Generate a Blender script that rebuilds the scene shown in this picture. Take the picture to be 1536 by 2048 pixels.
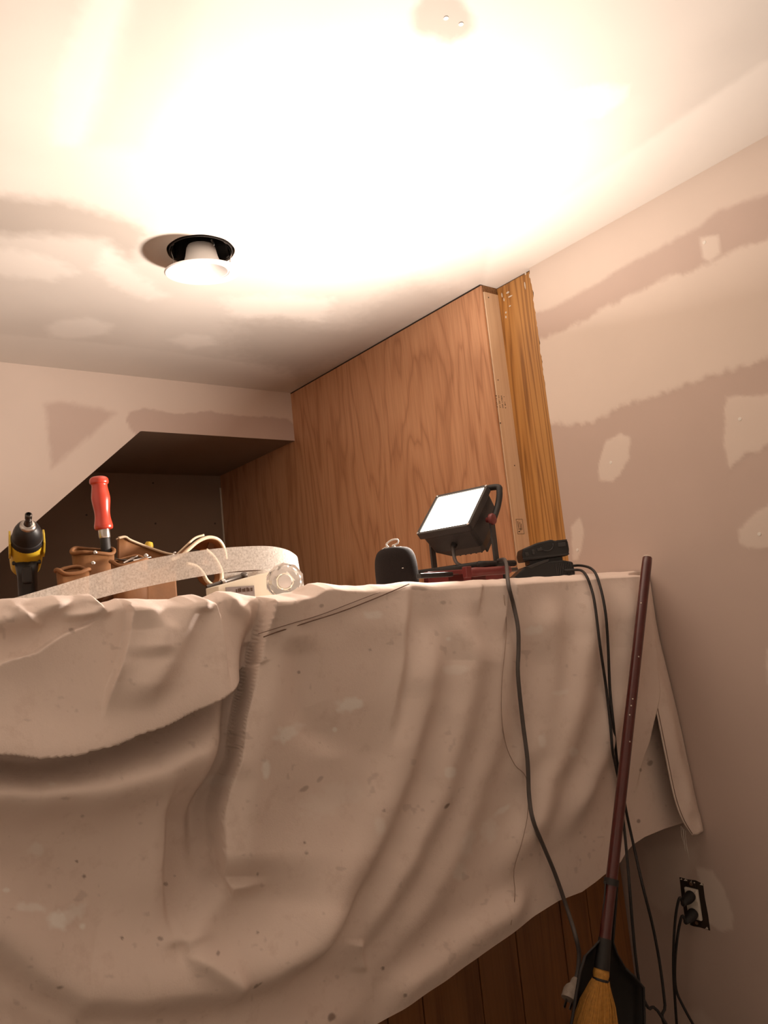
import bpy, bmesh, math, random
import numpy as np
from mathutils import Vector, Matrix

random.seed(7)
rng = np.random.default_rng(7)
for o in list(bpy.data.objects):
    bpy.data.objects.remove(o)
scene = bpy.context.scene
COL = scene.collection

# ------------------------------------------------------------------ camera
CAMZ = 1.15
ROLL, PITCH, YAW, FPX = math.radians(-5.86), math.radians(7.5), math.radians(37.7), 1525.0
cy_, sy_, cp_, sp_ = math.cos(YAW), math.sin(YAW), math.cos(PITCH), math.sin(PITCH)
FW = np.array([sy_*cp_, cy_*cp_, sp_])
r_ = np.array([cy_, -sy_, 0.0]); u_ = np.cross(r_, FW)
RT = r_*math.cos(ROLL)+u_*math.sin(ROLL)
UP = u_*math.cos(ROLL)-r_*math.sin(ROLL)
CAM = np.array([0, 0, CAMZ])
cam_d = bpy.data.cameras.new('camera')
cam = bpy.data.objects.new('camera', cam_d); COL.objects.link(cam)
cam_d.sensor_fit = 'VERTICAL'; cam_d.sensor_height = 36.0; cam_d.lens = FPX/2048*36.0
cam_d.clip_start = 0.02
cam.matrix_world = Matrix(((RT[0], UP[0], -FW[0], CAM[0]), (RT[1], UP[1], -FW[1], CAM[1]),
                           (RT[2], UP[2], -FW[2], CAM[2]), (0, 0, 0, 1)))
scene.camera = cam

# ------------------------------------------------------------------ world, exposure
w = bpy.data.worlds.new('world'); scene.world = w; w.use_nodes = True
w.node_tree.nodes['Background'].inputs[0].default_value = (1, .7, .5, 1)
w.node_tree.nodes['Background'].inputs[1].default_value = 0.0
scene.view_settings.view_transform = 'Standard'
scene.view_settings.look = 'None'
scene.view_settings.gamma = 1.0
scene.view_settings.use_curve_mapping = False
scene.view_settings.exposure = 0.0
LAMP_WATT = 26.5
LAMP_COL = (1.0, 0.875, 0.77)


# ------------------------------------------------------------------ measuring helpers: where a line of sight meets a real plane
def ray(x, y):
    return RT*(x-768)/FPX - UP*(y-1024)/FPX + FW


def on(x, y, ax, val):
    d = ray(x, y); t = (val-CAM[ax])/d[ax]
    return CAM+d*t


def proj(P):
    P = np.asarray(P, float)-CAM
    a, b, c = P@RT, P@UP, P@FW
    return 768+FPX*a/c, 1024-FPX*b/c


# ------------------------------------------------------------------ materials
def nt(name):
    m = bpy.data.materials.new(name); m.use_nodes = True
    t = m.node_tree; b = t.nodes['Principled BSDF']
    return m, t, b


def N(t, kind, **kw):
    n = t.nodes.new(kind)
    for k, v in kw.items():
        if k == 'inp':
            for i, val in v.items():
                n.inputs[i].default_value = val
        else:
            setattr(n, k, v)
    return n


def rgb(c): return (c[0], c[1], c[2], 1)


def ramp(t, fac, stops):
    r = N(t, 'ShaderNodeValToRGB')
    e = r.color_ramp.elements
    e[0].position, e[0].color = stops[0][0], rgb(stops[0][1])
    e[1].position, e[1].color = stops[-1][0], rgb(stops[-1][1])
    for p, c in stops[1:-1]:
        x = e.new(p); x.color = rgb(c)
    t.links.new(fac, r.inputs[0])
    return r.outputs[0]


def mixc(t, fac, a, b):
    m = N(t, 'ShaderNodeMix', data_type='RGBA')
    for s, v in ((0, fac), (6, a), (7, b)):
        if isinstance(v, (float, int)): m.inputs[s].default_value = v
        elif isinstance(v, tuple): m.inputs[s].default_value = rgb(v)
        else: t.links.new(v, m.inputs[s])
    return m.outputs[2]


def coords(t, scale=(1, 1, 1), rot=(0, 0, 0)):
    c = N(t, 'ShaderNodeTexCoord'); mp = N(t, 'ShaderNodeMapping')
    mp.inputs['Scale'].default_value = scale; mp.inputs['Rotation'].default_value = rot
    t.links.new(c.outputs['Object'], mp.inputs[0])
    return mp.outputs[0]


def noise(t, vec, scale, detail=4, rough=.55, dist=0.0):
    n = N(t, 'ShaderNodeTexNoise'); n.inputs['Scale'].default_value = scale
    n.inputs['Detail'].default_value = detail; n.inputs['Roughness'].default_value = rough
    n.inputs['Distortion'].default_value = dist
    t.links.new(vec, n.inputs['Vector'])
    return n.outputs['Fac']


def bump(t, b, h, strength=.2, dist=.002):
    bp = N(t, 'ShaderNodeBump'); bp.inputs['Strength'].default_value = strength
    bp.inputs['Distance'].default_value = dist
    t.links.new(h, bp.inputs['Height']); t.links.new(bp.outputs[0], b.inputs['Normal'])


def plain(name, c, rough=.5, metal=0.0, var=.15, scale=40, bmp=0.0, spec=.5, coat=0.0):
    m, t, b = nt(name)
    v = coords(t)
    n = noise(t, v, scale)
    col = mixc(t, n, tuple(x*(1-var) for x in c), tuple(min(1, x*(1+var)) for x in c))
    t.links.new(col, b.inputs['Base Color'])
    b.inputs['Roughness'].default_value = rough; b.inputs['Metallic'].default_value = metal
    b.inputs['Specular IOR Level'].default_value = spec
    if coat: b.inputs['Coat Weight'].default_value = coat
    if bmp: bump(t, b, noise(t, v, scale*4), bmp, .001)
    return m


def drywall(name, paper, mud, bmp=.12):
    """paper and joint compound, told apart by the 'mud' attribute of the mesh"""
    m, t, b = nt(name)
    at = N(t, 'ShaderNodeAttribute', attribute_name='mud')
    v = coords(t)
    n1 = noise(t, v, 5, 5); n2 = noise(t, v, 140, 3)
    pc = mixc(t, n1, tuple(x*.94 for x in paper), tuple(x*1.05 for x in paper))
    mc = mixc(t, n1, tuple(x*.95 for x in mud), tuple(min(1, x*1.05) for x in mud))
    t.links.new(mixc(t, at.outputs['Fac'], pc, mc), b.inputs['Base Color'])
    b.inputs['Roughness'].default_value = .85; b.inputs['Specular IOR Level'].default_value = .25
    bump(t, b, n2, bmp, .0008)
    return m


def wood(name, dark, mid, light, axis=2, scale=3.0, rings=14.0, stretch=.12, rough=.5, fine=.5, coat=0.0, cross=(1, 1, 1)):
    """figured grain: contour lines of a noise field stretched along the board"""
    m, t, b = nt(name)
    s = list(cross); s[axis] *= stretch
    v = coords(t, tuple(s))
    n = noise(t, v, scale, 3, .5, .35)
    mu = N(t, 'ShaderNodeMath', operation='MULTIPLY', inp={1: rings}); t.links.new(n, mu.inputs[0])
    fr = N(t, 'ShaderNodeMath', operation='PINGPONG', inp={1: .5}); t.links.new(mu.outputs[0], fr.inputs[0])
    m2 = N(t, 'ShaderNodeMath', operation='MULTIPLY', inp={1: 2.0}); t.links.new(fr.outputs[0], m2.inputs[0])
    fs = [x*1 for x in cross]; fs[axis] *= .03
    f = noise(t, coords(t, tuple(fs)), 170, 3, .6)
    big = noise(t, coords(t), 2.2, 2)
    c1 = ramp(t, m2.outputs[0], [(0, dark), (.28, mid), (.75, light), (1, light)])
    c2 = ramp(t, f, [(.3, dark), (.6, light)])
    c = mixc(t, fine, c1, c2)
    c = mixc(t, .25, c, ramp(t, big, [(.3, dark), (.7, light)]))
    t.links.new(c, b.inputs['Base Color'])
    b.inputs['Roughness'].default_value = rough
    if coat: b.inputs['Coat Weight'].default_value = coat; b.inputs['Coat Roughness'].default_value = .3
    bump(t, b, f, .08, .0006)
    return m


M = {}
M['ceil'] = drywall('ceiling_drywall', (.48, .42, .37), (.80, .735, .67))
M['wall'] = drywall('wall_drywall', (.62, .485, .42), (.80, .68, .595))
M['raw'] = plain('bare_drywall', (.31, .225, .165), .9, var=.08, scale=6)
M['painted'] = plain('white_bounce_wall', (.92, .87, .80), .8, var=.03, scale=6)
M['floor'] = plain('grey_concrete_floor', (.30, .26, .22), .8, var=.25, scale=7, bmp=.1)
M['ply'] = wood('oak_plywood', (.36, .15, .065), (.62, .305, .155), (.71, .38, .205), 2, 5.0, 11.0, .16, .42, .42, .15)
M['post'] = wood('stained_pine', (.20, .075, .014), (.44, .195, .047), (.60, .30, .085), 2, 9.0, 20.0, .030, .4, .15, .2)
M['stud'] = wood('raw_spruce', (.66, .42, .24), (.84, .59, .38), (.88, .64, .43), 2, 6.0, 6.0, .05, .55, .4)
M['endgrain'] = wood('end_grain', (.10, .045, .015), (.30, .15, .06), (.38, .2, .085), 1, 40, 8, 1.0, .7, .2)
M['panel'] = wood('bar_panelling', (.16, .055, .014), (.30, .115, .034), (.36, .15, .045), 2, 7.0, 7.0, .07, .38, .4, .3)
M['black'] = plain('black_plastic', (.012, .011, .011), .42, var=.2, scale=90)
M['blackrub'] = plain('black_rubber', (.02, .017, .016), .6, var=.2, scale=90)
M['gunmetal'] = plain('dark_painted_metal', (.035, .032, .032), .45, var=.2, scale=60)
M['fabric'] = plain('speaker_fabric', (.022, .017, .016), .95, var=.5, scale=700, bmp=.4, spec=.15)
M['cordgrey'] = plain('grey_cord', (.10, .085, .078), .55, var=.2, scale=60)
M['white'] = plain('white_paint', (.82, .79, .77), .45, var=.03)
M['whitebox'] = plain('white_card', (.74, .68, .56), .6, var=.04)
M['label'] = plain('grey_label', (.26, .22, .21), .6, var=.3, scale=150)
M['string'] = plain('white_string', (.75, .70, .64), .8, var=.1)
M['red'] = plain('red_lacquer', (.50, .045, .022), .32, var=.12, scale=30, coat=.5)
M['redbar'] = plain('red_bar', (.19, .032, .03), .4, var=.2, scale=50)
M['maroon'] = plain('maroon_paint', (.075, .008, .006), .3, var=.25, scale=45, coat=.4)
M['leather'] = plain('tan_leather', (.21, .085, .024), .7, var=.3, scale=26, bmp=.35)
M['leather2'] = plain('dark_leather', (.14, .058, .02), .75, var=.3, scale=26, bmp=.35)
M['piping'] = plain('pale_piping', (.60, .47, .33), .7, var=.15, scale=80)
M['steel'] = plain('steel', (.55, .52, .49), .28, 1.0, var=.1)
M['darksteel'] = plain('dark_steel', (.10, .085, .075), .4, .9, var=.2)
M['yellow'] = plain('yellow_plastic', (.62, .42, .03), .4, var=.1)
M['straw'] = plain('broom_straw', (.50, .235, .04), .75, var=.45, scale=160)
M['tin'] = plain('can_black', (.018, .014, .012), .5, var=.3, scale=60)
M['ivory'] = plain('outlet_ivory', (.80, .72, .62), .4, var=.03)
M['screw'] = plain('screw_head', (.10, .075, .06), .6, .3, var=.3)
M['mudspot'] = plain('mud_spot', (.86, .80, .73), .7, var=.03)
M['ink'] = plain('stamp_ink', (.07, .035, .02), .8, var=.2)
M['stitch'] = plain('seam_thread', (.20, .12, .085), .9, var=.3)
M['shade_line'] = plain('cloth_shadow_line', (.42, .30, .235), .9, var=.2)
M['dirtyplug'] = plain('dirty_plug', (.40, .33, .27), .6, var=.4, scale=120)
M['gap'] = plain('shadow_gap_dark', (.03, .016, .009), .9, var=.2)  # near-black painted in for the shade inside gaps, joints and the outlet cutout
M['smear'] = plain('white_smear', (.74, .66, .56), .8, var=.1)


def mk_cloth():
    m, t, b = nt('canvas_drop_cloth')
    v = coords(t)
    a1 = N(t, 'ShaderNodeAttribute', attribute_name='stain')
    a2 = N(t, 'ShaderNodeAttribute', attribute_name='paint')
    n1 = noise(t, v, 6.5, 7, .68); n2 = noise(t, v, 30, 5, .65)
    c = mixc(t, n1, (.81, .67, .59), (.89, .75, .67))
    c = mixc(t, ramp(t, n2, [(.55, (0, 0, 0)), (.75, (.35, .35, .35))]), c, (.6, .45, .37))
    c = mixc(t, a2.outputs['Fac'], c, (.98, .93, .87))
    c = mixc(t, a1.outputs['Fac'], c, (.13, .07, .045))
    t.links.new(c, b.inputs['Base Color'])
    b.inputs['Roughness'].default_value = .92; b.inputs['Specular IOR Level'].default_value = .12
    wv = noise(t, coords(t, (1, 1, 1)), 420, 2)
    mn = noise(t, v, 55, 4, .6)
    ad = N(t, 'ShaderNodeMath', operation='MULTIPLY_ADD', inp={1: .35}); t.links.new(wv, ad.inputs[0]); t.links.new(mn, ad.inputs[2])
    bump(t, b, ad.outputs[0], .32, .0018)
    return m


M['cloth'] = mk_cloth()


def mk_tape():
    m, t, b = nt('translucent_joint_tape')
    v = coords(t)
    n = noise(t, v, 260, 4, .75)
    t.links.new(ramp(t, n, [(.3, (.82, .74, .66)), (.6, (.95, .91, .85))]), b.inputs['Base Color'])
    b.inputs['Roughness'].default_value = .8
    b.inputs['Specular IOR Level'].default_value = .2
    al = ramp(t, n, [(.3, (.55, .55, .55)), (.65, (.85, .85, .85))])
    tr = N(t, 'ShaderNodeBsdfTranslucent'); tr.inputs[0].default_value = (.85, .78, .68, 1)
    tp = N(t, 'ShaderNodeBsdfTransparent')
    ms = N(t, 'ShaderNodeMixShader'); ms.inputs[0].default_value = .4
    t.links.new(b.outputs[0], ms.inputs[1]); t.links.new(tr.outputs[0], ms.inputs[2])
    m2 = N(t, 'ShaderNodeMixShader'); t.links.new(al, m2.inputs[0])
    t.links.new(tp.outputs[0], m2.inputs[1]); t.links.new(ms.outputs[0], m2.inputs[2])
    t.links.new(m2.outputs[0], t.nodes['Material Output'].inputs[0])
    return m


M['tape'] = mk_tape()


def mk_glass():
    m, t, b = nt('clear_crystal')
    b.inputs['Base Color'].default_value = (.95, .96, .95, 1)
    b.inputs['Roughness'].default_value = .0
    b.inputs['Transmission Weight'].default_value = .97
    b.inputs['IOR'].default_value = 1.5
    return m


M['glass'] = mk_glass()


def mk_emit(name, c, s):
    m, t, b = nt(name)
    b.inputs['Base Color'].default_value = (.8, .8, .8, 1)
    b.inputs['Emission Color'].default_value = rgb(c); b.inputs['Emission Strength'].default_value = s
    return m


M['lens'] = mk_emit('lit_led_lens', (1, .9, .74), 9.0)


# ------------------------------------------------------------------ object helpers
def tag(o, label=None, cat=None, group=None, kind=None):
    if label: o['label'] = label
    if cat: o['category'] = cat
    if group: o['group'] = group
    if kind: o['kind'] = kind
    return o


def root(name, loc, label, cat, group=None):
    o = bpy.data.objects.new(name, None); COL.objects.link(o)
    o.location = Vector([float(x) for x in loc]); o.empty_display_size = .05
    return tag(o, label, cat, group)


def origin(p):
    v = Vector((0, 0, 0))
    while p is not None:
        v += p.location; p = p.parent
    return np.array(v)


def mesh(name, V, F, mat, parent=None, smooth=False, loc=None, solid=0.0):
    """world-space vertices; the object's origin is its parent's, or loc"""
    V = np.asarray(V, float).reshape(-1, 3)
    me = bpy.data.meshes.new(name)
    off = origin(parent) if parent is not None else (np.asarray(loc, float) if loc is not None else np.zeros(3))
    me.from_pydata((V-off).tolist(), [], [list(map(int, f)) for f in F]); me.validate(); me.update()
    o = bpy.data.objects.new(name, me); COL.objects.link(o)
    if parent is not None: o.parent = parent
    elif loc is not None: o.location = Vector([float(x) for x in loc])
    me.materials.append(M[mat])
    if smooth:
        me.polygons.foreach_set('use_smooth', [True]*len(me.polygons))
    if solid:
        md = o.modifiers.new('thickness', 'SOLIDIFY'); md.thickness = solid; md.offset = 0
    return o


def fix_normals(o):
    bm = bmesh.new(); bm.from_mesh(o.data); bmesh.ops.recalc_face_normals(bm, faces=bm.faces); bm.to_mesh(o.data); bm.free()
    return o


def frame_of(axis, ref=(0, 0, 1)):
    a = np.asarray(axis, float); a = a/np.linalg.norm(a)
    r = np.asarray(ref, float)
    if abs(a@r) > .95: r = np.array([1., 0, 0])
    x = np.cross(r, a); x /= np.linalg.norm(x); y = np.cross(a, x)
    return x, y, a


def catmull(P, n=8):
    P = [np.asarray(p, float) for p in P]
    P = [2*P[0]-P[1]]+P+[2*P[-1]-P[-2]]
    out = []
    for i in range(1, len(P)-2):
        for k in range(n):
            t = k/n
            out.append(.5*((2*P[i])+(-P[i-1]+P[i+1])*t+(2*P[i-1]-5*P[i]+4*P[i+1]-P[i+2])*t*t+(-P[i-1]+3*P[i]-3*P[i+1]+P[i+2])*t**3))
    out.append(P[-2])
    return out


def tubeVF(P, r, seg=10, base=0, flat=1.0):
    P = [np.asarray(p, float) for p in P]; n = len(P)
    rs = r if hasattr(r, '__len__') else [r]*n
    V, F = [], []
    ref = None
    for i in range(n):
        d = P[min(i+1, n-1)]-P[max(i-1, 0)]; d = d/max(np.linalg.norm(d), 1e-9)
        if ref is None:
            x, y, _ = frame_of(d)
        else:
            x = ref-d*(ref@d); x /= max(np.linalg.norm(x), 1e-9); y = np.cross(d, x)
        ref = x
        for k in range(seg):
            a = 2*math.pi*k/seg
            V.append(P[i]+(x*math.cos(a)+y*math.sin(a)*flat)*rs[i])
    for i in range(n-1):
        for k in range(seg):
            k2 = (k+1) % seg
            F.append([base+i*seg+k, base+i*seg+k2, base+(i+1)*seg+k2, base+(i+1)*seg+k])
    F.append([base+k for k in range(seg)][::-1]); F.append([base+(n-1)*seg+k for k in range(seg)])
    return V, F


def tube(name, P, r, mat, parent=None, seg=10, smooth_n=0, loc=None):
    if smooth_n: P = catmull(P, smooth_n)
    V, F = tubeVF(P, r, seg)
    o = mesh(name, V, F, mat, parent, True, loc)
    return o


def lathe(name, c, axis, prof, mat, parent=None, seg=32, cap=True, loc=None, smooth=True, ref=(0, 0, 1)):
    """prof = [(radius, height along axis)]"""
    x, y, a = frame_of(axis, ref); c = np.asarray(c, float)
    V, F = [], []
    for r, h in prof:
        for k in range(seg):
            t = 2*math.pi*k/seg
            V.append(c+a*h+(x*math.cos(t)+y*math.sin(t))*r)
    n = len(prof)
    for i in range(n-1):
        for k in range(seg):
            k2 = (k+1) % seg
            F.append([i*seg+k, i*seg+k2, (i+1)*seg+k2, (i+1)*seg+k])
    if cap:
        F.append([k for k in range(seg)][::-1]); F.append([(n-1)*seg+k for k in range(seg)])
    o = mesh(name, V, F, mat, parent, smooth, loc)
    if smooth:
        md = o.modifiers.new('edges', 'EDGE_SPLIT'); md.split_angle = math.radians(40)
    return o


def box(name, lo, hi, mat, parent=None, bev=0.0, fr=None, loc=None, seg=2):
    """box between lo and hi; fr = (origin, x, y, z) local frame in the world"""
    bm = bmesh.new()
    bmesh.ops.create_cube(bm, size=1)
    lo = np.asarray(lo, float); hi = np.asarray(hi, float)
    for v in bm.verts:
        for i in range(3):
            v.co[i] = (lo[i]+hi[i])/2+v.co[i]*(hi[i]-lo[i])
    if bev: bmesh.ops.bevel(bm, geom=list(bm.edges), offset=bev, segments=seg, affect='EDGES', profile=.5)
    bm.verts.ensure_lookup_table()
    V = [np.array(v.co) for v in bm.verts]; F = [[v.index for v in f.verts] for f in bm.faces]
    bm.verts.index_update(); F = [[v.index for v in f.verts] for f in bm.faces]
    bm.free()
    if fr is not None:
        o0, x, y, z = [np.asarray(q, float) for q in fr]
        V = [o0+x*v[0]+y*v[1]+z*v[2] for v in V]
    return mesh(name, V, F, mat, parent, False, loc)


def prism(name, poly, d0, d1, mat, parent=None, fr=None, bev=0.0, loc=None):
    """polygon (u,v) in a frame (origin,x,y,z), extruded along z from d0 to d1"""
    bm = bmesh.new()
    vs = [bm.verts.new((p[0], p[1], d0)) for p in poly]
    f = bm.faces.new(vs)
    r = bmesh.ops.extrude_face_region(bm, geom=[f])
    for v in [g for g in r['geom'] if isinstance(g, bmesh.types.BMVert)]: v.co.z = d1
    bmesh.ops.recalc_face_normals(bm, faces=bm.faces)
    if bev: bmesh.ops.bevel(bm, geom=list(bm.edges), offset=bev, segments=2, affect='EDGES', profile=.5)
    bm.verts.index_update()
    V = [np.array(v.co) for v in bm.verts]; F = [[v.index for v in f.verts] for f in bm.faces]
    bm.free()
    if fr is not None:
        o0, x, y, z = [np.asarray(q, float) for q in fr]
        V = [o0+x*v[0]+y*v[1]+z*v[2] for v in V]
    return mesh(name, V, F, mat, parent, False, loc)


# ------------------------------------------------------------------ 2-D fields for walls and cloth
def seg_dist(P, poly, vec=False):
    """signed distance to an open polyline, arc position 0..1 and, if asked, the offset from the line"""
    P = np.asarray(P, float); poly = np.asarray(poly, float)
    best = np.full(len(P), 1e18); sgn = np.ones(len(P)); tt = np.zeros(len(P)); Q = np.zeros((len(P), 2))
    L = np.linalg.norm(np.diff(poly, axis=0), axis=1); cum = np.concatenate([[0], np.cumsum(L)])
    for i in range(len(poly)-1):
        a, b = poly[i], poly[i+1]; d = b-a; l2 = d@d
        t = np.clip(((P-a)@d)/l2, 0, 1)
        q = P-(a+t[:, None]*d); dd = (q**2).sum(1)
        cr = d[0]*(P[:, 1]-a[1])-d[1]*(P[:, 0]-a[0])
        m = dd < best-1e-9
        best = np.where(m, dd, best); sgn = np.where(m, np.sign(cr), sgn)
        tt = np.where(m, (cum[i]+t*L[i])/cum[-1], tt)
        if vec: Q[m] = q[m]
    D = np.sqrt(best)*np.where(sgn == 0, 1, sgn)
    return (D, tt, Q) if vec else (D, tt)


def inside(P, poly):
    x, y = P[:, 0], P[:, 1]; r = np.zeros(len(P), bool); n = len(poly)
    for i in range(n):
        x1, y1 = poly[i]; x2, y2 = poly[(i+1) % n]
        if y1 == y2: continue
        c = ((y1 > y) != (y2 > y)) & (x < (x2-x1)*(y-y1)/(y2-y1)+x1)
        r ^= c
    return r


def vnoise(P, scale, seed=0):
    g = np.random.default_rng(seed).random((64, 64))
    q = np.asarray(P)*scale; i = np.floor(q).astype(int); f = q-i; f = f*f*(3-2*f)
    a = g[i[:, 0] % 64, i[:, 1] % 64]; b = g[(i[:, 0]+1) % 64, i[:, 1] % 64]
    c = g[i[:, 0] % 64, (i[:, 1]+1) % 64]; d = g[(i[:, 0]+1) % 64, (i[:, 1]+1) % 64]
    return (a*(1-f[:, 0])+b*f[:, 0])*(1-f[:, 1])+(c*(1-f[:, 0])+d*f[:, 0])*f[:, 1]-.5


def soft_poly(P, poly, w, jag=0.0, seed=0):
    """1 inside, 0 outside, feathered over w metres, ragged by jag"""
    poly = np.asarray(poly, float)
    d, _ = seg_dist(P, np.vstack([poly, poly[:1]]))
    d = np.abs(d); s = np.where(inside(P, poly), d, -d)
    if jag: s = s+jag*(vnoise(P, 60, seed)*1.4+vnoise(P, 190, seed+1)*.7)
    return np.clip(s/w+.5, 0, 1)


def set_attr(o, name, arr):
    a = o.data.attributes.new(name, 'FLOAT', 'POINT'); a.data.foreach_set('value', np.asarray(arr, np.float32))


def grid_faces(nu, nv):
    i, j = np.meshgrid(np.arange(nu-1), np.arange(nv-1), indexing='ij')
    a = (i*nv+j).ravel()
    return np.stack([a, a+nv, a+nv+1, a+1], 1)


# ------------------------------------------------------------------ the room
HC = 0.95+CAMZ           # ceiling
XP = 1.629               # plywood face
XR = 1.688               # right wall drywall face
XPOST = 1.698            # face of the wide stained board
YS = 2.662               # wall with the stair soffit
YB = 3.387               # back wall of the alcove under the stairs
ZS = 0.744+CAMZ          # underside of the soffit
YPOST0, YPOST1 = 1.374, 1.517
XL, YN = -0.8, -0.75      # unseen walls, pulled in close for bounce light
ZBAR = 0.026+CAMZ        # top of the bar


def struct(o, label, cat):
    return tag(o, label, cat, None, 'structure')


struct(box('floor', (XL, YN, -.05), (XR+.1, YB+.1, 0), 'floor'), 'grey concrete basement floor', 'floor')

# ceiling: fine mesh with the round hole cut for the recessed lamp
HOLE = on(402, 502, 2, HC)[:2]; HR = .084


def cpx(pts): return [tuple(on(x, y, 2, HC)[:2]) for x, y in pts]


def lin(*segs):
    out = []
    for a, b, s in segs:
        n = max(1, int(round((b-a)/s))); out += list(a+(b-a)*np.arange(n)/n)
    return np.array(out+[segs[-1][1]])


S_ = .13
gx = lin((XL, 0, .03), (0, HOLE[0]-S_, .008), (HOLE[0]-S_, HOLE[0]+S_, .008), (HOLE[0]+S_, XR+.012, .008))
gy = lin((YN, .2, .03), (.2, HOLE[1]-S_, .008), (HOLE[1]-S_, HOLE[1]+S_, .008), (HOLE[1]+S_, YS+.01, .008))
A, B = np.meshgrid(gx, gy, indexing='ij'); P2 = np.stack([A.ravel(), B.ravel()], 1)
F = grid_faces(len(gx), len(gy))
cen = P2[F].mean(1)
F = F[~((abs(cen[:, 0]-HOLE[0]) < S_) & (abs(cen[:, 1]-HOLE[1]) < S_))]
nb = len(P2); RN = 96; extra = []
for k in range(RN):
    a = 2*math.pi*k/RN; c, s = math.cos(a), math.sin(a)
    q = S_/max(abs(c), abs(s))
    for f_ in (0, .1, .4, 1.0):
        rr = HR*(1+.006*math.sin(a*9))*(1-f_)+q*f_
        extra.append((HOLE[0]+c*rr, HOLE[1]+s*rr))
extra = np.array(extra)
F2 = [[nb+k*4+j, nb+k*4+j+1, nb+((k+1) % RN)*4+j+1, nb+((k+1) % RN)*4+j] for k in range(RN) for j in range(3)]
# rim of the plasterboard inside the hole
P2 = np.vstack([P2, extra])
mud = np.zeros(len(P2))


def addm(arr, poly, val, w, jag, seed):
    k = soft_poly(P2, poly, w, jag, seed)
    return arr*(1-k)+val*k


mud[:] = .68+.22*vnoise(P2, 3.1, 3)+.10*vnoise(P2, 9, 33)
mud = addm(mud, cpx([(985, 486), (1200, 345), (1536, 118)])+[(1.49, .2), (1.5, YN), (XR+.1, YN), (XR+.1, 1.5)]+cpx([(960, 580)]), .95, .02, .004, 4)
mud = addm(mud, cpx([(-200, 640), (0, 668), (180, 684), (330, 702), (470, 722), (585, 735), (600, 800), (581, 790), (0, 727), (-200, 705)]), .85, .02, .006, 5)
mud = addm(mud, cpx([(92, 655), (120, 640), (180, 635), (225, 650), (215, 668), (150, 678), (105, 672)]), 1.0, .03, .01, 6)
mud = addm(mud, cpx([(335, 680), (370, 668), (420, 672), (430, 688), (380, 698)]), 1.0, .03, .01, 7)
mud = addm(mud, cpx([(825, 22), (850, -10), (910, -10), (940, 22), (947, 58), (900, 88), (870, 70), (832, 66)]), -.15, .02, .006, 8)
mud = addm(mud, cpx([(1125, 205), (1150, 185), (1200, 172), (1245, 178), (1240, 205), (1200, 230), (1150, 228)]), 1.25, .03, .008, 9)
mud = addm(mud, cpx([(992, 420), (1030, 395), (1085, 405), (1085, 430), (1035, 445)]), 1.25, .02, .006, 10)
mud = addm(mud, cpx([(262, -40), (262, 0), (235, 80), (215, 150), (190, 220), (165, 290), (110, 285), (120, 160), (160, 60), (190, -40)]), 1.15, .035, .006, 11)
mud = addm(mud, cpx([(266, -40), (266, 0), (238, 80), (218, 150), (192, 220), (168, 292), (290, 300), (360, 150), (400, -40)]), .5, .05, .004, 12)
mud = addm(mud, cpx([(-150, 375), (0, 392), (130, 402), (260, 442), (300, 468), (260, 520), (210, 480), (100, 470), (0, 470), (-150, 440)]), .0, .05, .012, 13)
mud = addm(mud, cpx([(-100, 495), (30, 500), (110, 520), (150, 545), (100, 560), (0, 548), (-100, 535)]), 1.1, .05, .015, 14)
mud = addm(mud, cpx([(210, 500), (260, 540), (330, 590), (300, 600), (230, 570), (195, 540)]), 1.1, .05, .015, 15)
mud = addm(mud, cpx([(470, 640), (560, 640), (620, 655), (700, 650), (740, 605), (830, 560), (930, 590), (760, 690), (600, 750), (470, 705)]), .28, .12, .03, 16)  # broad darker area: ceiling shading painted into the mud mask
mud = addm(mud, cpx([(450, 600), (560, 590), (660, 600), (640, 640), (560, 630), (470, 632)]), 1.1, .06, .02, 17)
h = np.clip(mud, -.5, 1.5)*.0009
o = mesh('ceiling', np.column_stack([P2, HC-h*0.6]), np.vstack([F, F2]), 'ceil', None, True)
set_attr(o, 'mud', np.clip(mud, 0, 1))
struct(o, 'taped and skimmed drywall ceiling with a round lamp hole', 'ceiling')
CEIL = o
V = []; F3 = []
for k in range(RN):
    a = 2*math.pi*k/RN
    for dz in (-.0005, .0127): V.append((HOLE[0]+HR*math.cos(a)*(1+.006*math.sin(a*9)), HOLE[1]+HR*math.sin(a)*(1+.006*math.sin(a*9)), HC+dz))
    F3.append([2*k, 2*k+1, 2*((k+1) % RN)+1, 2*((k+1) % RN)])
mesh('hole_rim', V, F3, 'raw', CEIL, True)
V = [(XL-.1, YN-.1, HC+.2), (XR+.2, YN-.1, HC+.2), (XR+.2, YB+.1, HC+.2), (XL-.1, YB+.1, HC+.2)]
mesh('upper_deck', V, [[0, 1, 2, 3]], 'raw', CEIL)
for (x, y) in [(892, 36), (922, 48), (1172, 190), (1205, 196), (1044, 414), (1060, 418)]:   # filled screw heads
    p = on(x, y, 2, HC)
    lathe('screw_spot', p+[0, 0, -.0012], (0, 0, -1), [(.0045, -.001), (.0042, -.0004), (.0001, -.0003)], 'mudspot', CEIL, 12)

# right wall
gy = lin((YN, .25, .04), (.25, YPOST0, .0055)); gz = lin((0, .05, .05), (.05, HC, .0055))
A, B = np.meshgrid(gy, gz, indexing='ij'); P2 = np.stack([A.ravel(), B.ravel()], 1)


def rpx(pts):
    return [tuple(on(x, y, 0, XR)[1:]) for x, y in pts]


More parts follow.
